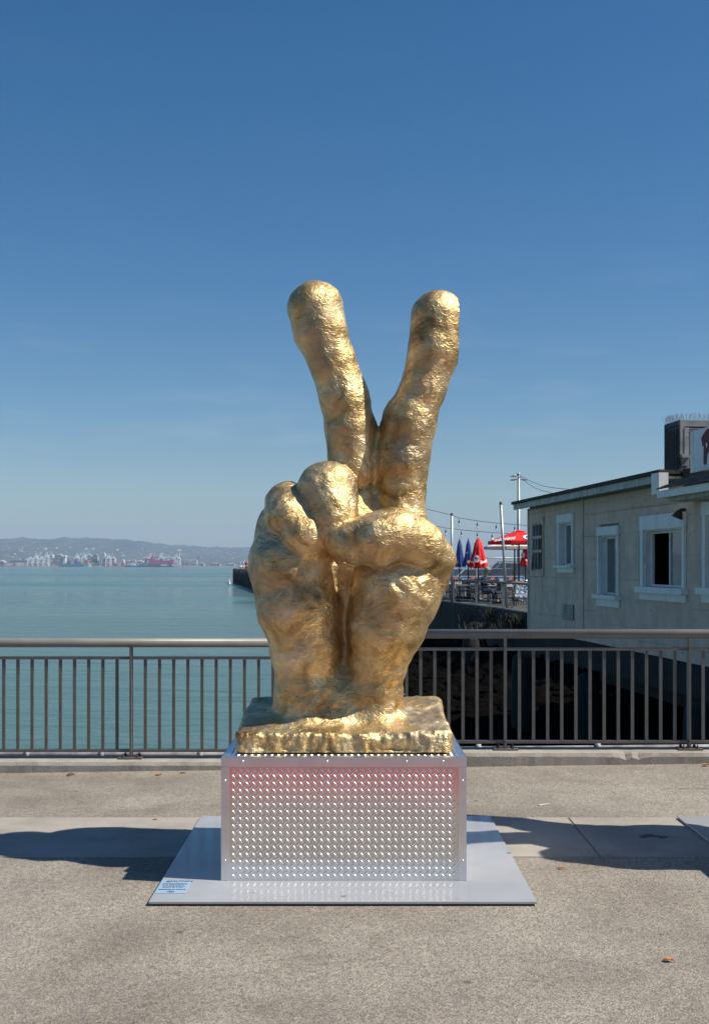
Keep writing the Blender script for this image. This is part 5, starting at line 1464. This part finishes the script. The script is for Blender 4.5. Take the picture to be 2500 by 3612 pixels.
def seated(x, y, rz, label, jacket, trousers, cap):
    t = thing('person', label, 'person', (x, y, ZT), rz)
    # facing local -y, seat at .46
    body = [(0,.05,.55,.13),(0,.08,.78,.14),(0,.06,1.02,.15),(0,.03,1.14,.06),(0,-.01,1.24,.055),(0,-.03,1.36,.10),(0,-.03,1.43,.08),
            (.17,.05,1.08,.055),(.25,.02,.84,.045),(.2,-.26,.80,.036),(.15,-.34,.80,.04),(-.17,.05,1.08,.055),(-.25,.02,.84,.045),(-.2,-.26,.80,.036),(-.15,-.34,.80,.04),
            (.10,.02,.53,.09),(.13,-.42,.53,.07),(.13,-.45,.10,.05),(.13,-.58,.05,.04),(-.10,.02,.53,.09),(-.13,-.42,.53,.07),(-.13,-.45,.10,.05),(-.13,-.58,.05,.04)]
    ed = [(0,1),(1,2),(2,3),(3,4),(4,5),(5,6),(2,7),(7,8),(8,9),(9,10),(2,11),(11,12),(12,13),(13,14),(0,15),(15,16),(16,17),(17,18),(0,19),(19,20),(20,21),(21,22)]
    link('body', skin_mesh('body', body, ed, M['skin']), t)
    j = [(0,.05,.52,.165),(0,.08,.78,.175),(0,.06,1.03,.18),(0,.035,1.12,.085),(.18,.05,1.07,.078),(.26,.02,.84,.066),(.205,-.24,.80,.055),(-.18,.05,1.07,.078),(-.26,.02,.84,.066),(-.205,-.24,.80,.055)]
    link('jacket', skin_mesh('jacket', j, [(0,1),(1,2),(2,3),(2,4),(4,5),(5,6),(2,7),(7,8),(8,9)], jacket), t)
    tr_ = [(0,.06,.53,.15),(.10,.0,.53,.105),(.13,-.42,.53,.085),(.13,-.45,.14,.068),(-.10,.0,.53,.105),(-.13,-.42,.53,.085),(-.13,-.45,.14,.068)]
    link('trousers', skin_mesh('trousers', tr_, [(0,1),(1,2),(2,3),(0,4),(4,5),(5,6)], trousers), t)
    m = MB(); m.lathe([(.118,1.40),(.12,1.46),(.10,1.52),(.05,1.55),(0,1.555)], 14, (0,-.03,0)); 
    m.add([(-.09,-.12,1.425),(.09,-.12,1.425),(.075,-.24,1.405),(-.075,-.24,1.405),(-.09,-.12,1.435),(.09,-.12,1.435),(.075,-.24,1.415),(-.075,-.24,1.415)], [(0,3,2,1),(4,5,6,7),(0,1,5,4),(1,2,6,5),(2,3,7,6),(3,0,4,7)]); m.build('cap', cap, t)
    m = MB(); m.lathe([(.10,1.30),(.108,1.36),(.112,1.40)], 12, (0,0,0)); m.build('hair', base('grey_hair', (.25,.24,.23), .8)[0], t)
    for s in (-1, 1): m = MB(); m.bbox(s*.13-.05, s*.13+.05, -.68, -.4, .0, .09, .03); m.build('shoe', M['pblack'], t)
    return t
navy = worn('navy_jacket', (.010,.016,.036), (.016,.024,.05), 8, .85, 0, .2, 40, .006); denim = worn('denim', (.02,.03,.06), (.03,.045,.08), 12, .85, 0, .2, 60, .004)
seated(on(1714,47.2), 47.2, math.radians(50), 'man in navy jacket and grey cap sitting at a terrace table', navy, denim, base('grey_cap', (.26,.25,.24), .85)[0])
plaid = worn('blue_white_plaid', (.50,.58,.68), (.12,.16,.22), 14, .85, 0, 0, lo=.45, hi=.52)
jk = MB(); jr = random.Random(6); n = 9; vv = []
for j in range(7):
    for i in range(n):
        t_ = i/(n-1)-.5; v_ = j/6
        vv.append((t_*.62+.03*math.sin(j*2+i), -.05-.22*v_*v_+.035*math.sin(i*2.3+j), .90-.62*v_+.02*jr.random()))
jk.add(vv, [(j*n+i, j*n+i+1, (j+1)*n+i+1, (j+1)*n+i) for j in range(6) for i in range(n-1)], True)
jo = jk.build('draped_jacket', plaid, None, (on(1838,44.7), 44.62, ZT)); so_ = jo.modifiers.new('thickness', 'SOLIDIFY'); so_.thickness = .025
tag(jo, 'pale blue patterned jacket draped over a chair by the shack corner', 'jacket')
M['cblk'] = worn('dark_chair_plastic', (.03,.03,.032), (.05,.05,.052), 6, .6, 0, 0)
for px_, Y_, a_, mt_, lb_ in ((1566,50.5,40,'cblk','dark chair nearest the golden hand, close to the railing'),(1578,54.5,-30,'cblk','dark chair just behind the chair nearest the hand'),(1604,55.5,100,'woodc','brown chair at the back table left of the blue parasols'),
   (1632,50.2,-80,'cblk','dark chair right of the brown wooden chair'),(1648,51.5,10,'cblk','dark chair between the two blue parasol poles'),(1680,54,60,'cblk','dark chair under the closed red parasol'),
   (1740,51,-20,'cblk','dark chair on the far side of the pale table, left'),(1768,46.2,170,'cblk','dark chair on the near side of the pale table'),(1790,44.6,60,'cblk','dark chair before the leaning pole'),
   (1812,47.6,200,'woodc','brown chair between the pale table and the corner table'),(1826,50.5,90,'cblk','dark chair behind the corner table'),(1690,57.5,0,'cblk','dark chair at the back below the blue banner')):
    chair(on(px_,Y_), Y_, math.radians(a_), M[mt_], lb_)
table(on(1690,55.5), 55.5, 'pale table under the closed red parasol', .6); table(on(1655,49.3), 49.6, 'pale table left of the man in the cap', .55)

# weeds on the sea wall
M['weed'] = worn('dry_weed', (.018,.018,.009), (.010,.013,.006), 8, .8, 0, 0)
def weed(px, py, Y, n, h, label, seed, droop=.4):
    q = at(px, py, Y); r = random.Random(seed); m = MB()
    for i in range(n):
        a = r.uniform(0, 6.28); l = h*r.uniform(.5,1.1); ox, oy = r.gauss(0,.25), r.gauss(0,.25)
        d = Vector((math.cos(a), math.sin(a), 0)); b = Vector((ox, oy, 0)); w = Vector((-d.y, d.x, 0))*.012
        p1 = b+d*l*.25+Vector((0,0,l*.6)); p2 = b+d*l*.7+Vector((0,0,l*(.75-droop*r.random())))
        m.add([b-w,b+w,p1+w,p1-w,p2], [(0,1,2,3),(3,2,4)])
    t = thing('weed', label, 'plant', q); m.build('blades', M['weed'], t); tag(bpy.data.objects[t.name], None)
    MB().tube([(0,0,-.1),(0,0,.15)], .03, 5).build('root', M['weed'], t)
weed(1760, 2195, 42.0, 260, .9, 'clump of dry weeds on the sea wall below the leaning pole', 1)
weed(1700, 2190, 45.0, 160, .7, 'small clump of weeds on the sea wall below the man in the cap', 2)
weed(1830, 2215, 38.0, 200, .8, 'bushy weeds on the sea wall next to the shack corner', 3, .7)
weed(1690, 2250, 39.0, 140, .9, 'weeds hanging over the pile beside the hand', 4, 1.6)

# ------------------------------------------------------------------ fallen leaves and scraps
M['leaf'] = worn('dry_orange_leaf', (.62,.24,.04), (.45,.15,.03), 30, .7, 0, .2, 120, .002); M['leafb'] = worn('brown_leaf', (.22,.09,.04), (.16,.07,.03), 30, .8, 0, .2, 120, .002)
def leaf(px, py, size, label, mat, seed, z=.004):
    Y = (EYE-z)*F/(py-HZ); q = at(px, py, Y); r = random.Random(seed)
    q.z = gz(q.x, q.y)+z
    n = 10; vv = []
    for i in range(n):
        t_ = i/(n-1); w = math.sin(math.pi*min(1,t_*1.02))**.7*(.33+.08*r.random()); cz = .10*math.sin(t_*3)+.05*r.random()
        vv += [((t_-.5)*size, -w*size, (cz+.16)*size), ((t_-.5)*size, 0, cz*size*.6+.02*size), ((t_-.5)*size, w*size, (cz+.12)*size)]
    m = MB(); m.add(vv, [(i*3+k,(i+1)*3+k,(i+1)*3+k+1,i*3+k+1) for i in range(n-1) for k in range(2)]); 
    t = thing('fallen_leaf', label, 'leaf', q, r.uniform(-.5,.5)); m.build('blade', mat, t)
    MB().tube([(size*.45,0,.02*size),(size*.75,0,.05*size)], size*.02, 4).build('stalk', mat, t)
leaf(2357, 3389, .042, 'orange leaf lying on the asphalt in the lower right', M['leaf'], 1)
leaf(1977, 3063, .035, 'orange leaf on the asphalt just before the concrete slab', M['leaf'], 2)
leaf(1790, 2700, .06, 'brown leaf against the kerb right of the pedestal', M['leafb'], 3)
leaf(1768, 2702, .04, 'pale curled leaf against the kerb, right of the pedestal', M['leaf'], 4)
leaf(2490, 2717, .06, 'orange leaf near the kerb at the right edge', M['leaf'], 5)
leaf(250, 2722, .06, 'brown leaf against the kerb at the left', M['leafb'], 6)
leaf(560, 2725, .05, 'orange leaf against the kerb left of the pedestal', M['leaf'], 7)
leaf(645, 2720, .04, 'brown leaf by the kerb close to the pedestal', M['leafb'], 8)
leaf(548, 2892, .03, 'tiny orange leaf on the left edge of the concrete strip', M['leaf'], 9)
leaf(68, 3274, .014, 'tiny orange leaf scrap on the asphalt at the lower left', M['leaf'], 10)
q = at(1918, 2840, EYE*F/(2840-HZ)); m = MB(); m.bbox(-.045,.045,-.012,.012,0,.004,.001)
tag(m.build('wood_splinter', M['fascia'], None, (q.x, q.y, gz(q.x,q.y)+.002), (0,0,.5)), 'pale wood splinter lying on the asphalt right of the pedestal', 'splinter')
# scraped paint dashes on the asphalt
for x0, x1, y_, lab in ((1945,2003,2850,'white scrape mark on the asphalt right of the splinter'),(2330,2480,2789,'long pale scrape line on the asphalt near the right edge'),(575,625,2853,'short white scrape mark on the asphalt left of the plate')):
    Yq = EYE*F/(y_-HZ); a, b = at(x0, y_, Yq), at(x1, y_, Yq)
    m = MB(); n = 14; r = random.Random(int(x0))
    for i in range(n):
        xa, xb = a.x+(b.x-a.x)*i/n, a.x+(b.x-a.x)*(i+r.uniform(.5,.95))/n; yq = Yq+r.uniform(-.012,.012)
        zq = gz(xa, yq)+.003; m.add([(xa,yq-.006,zq),(xb,yq-.004,zq),(xb,yq+.006,zq),(xa,yq+.004,zq)], [(0,1,2,3)])
    tag(m.build('scrape_mark', M['kerb']), lab, 'mark')
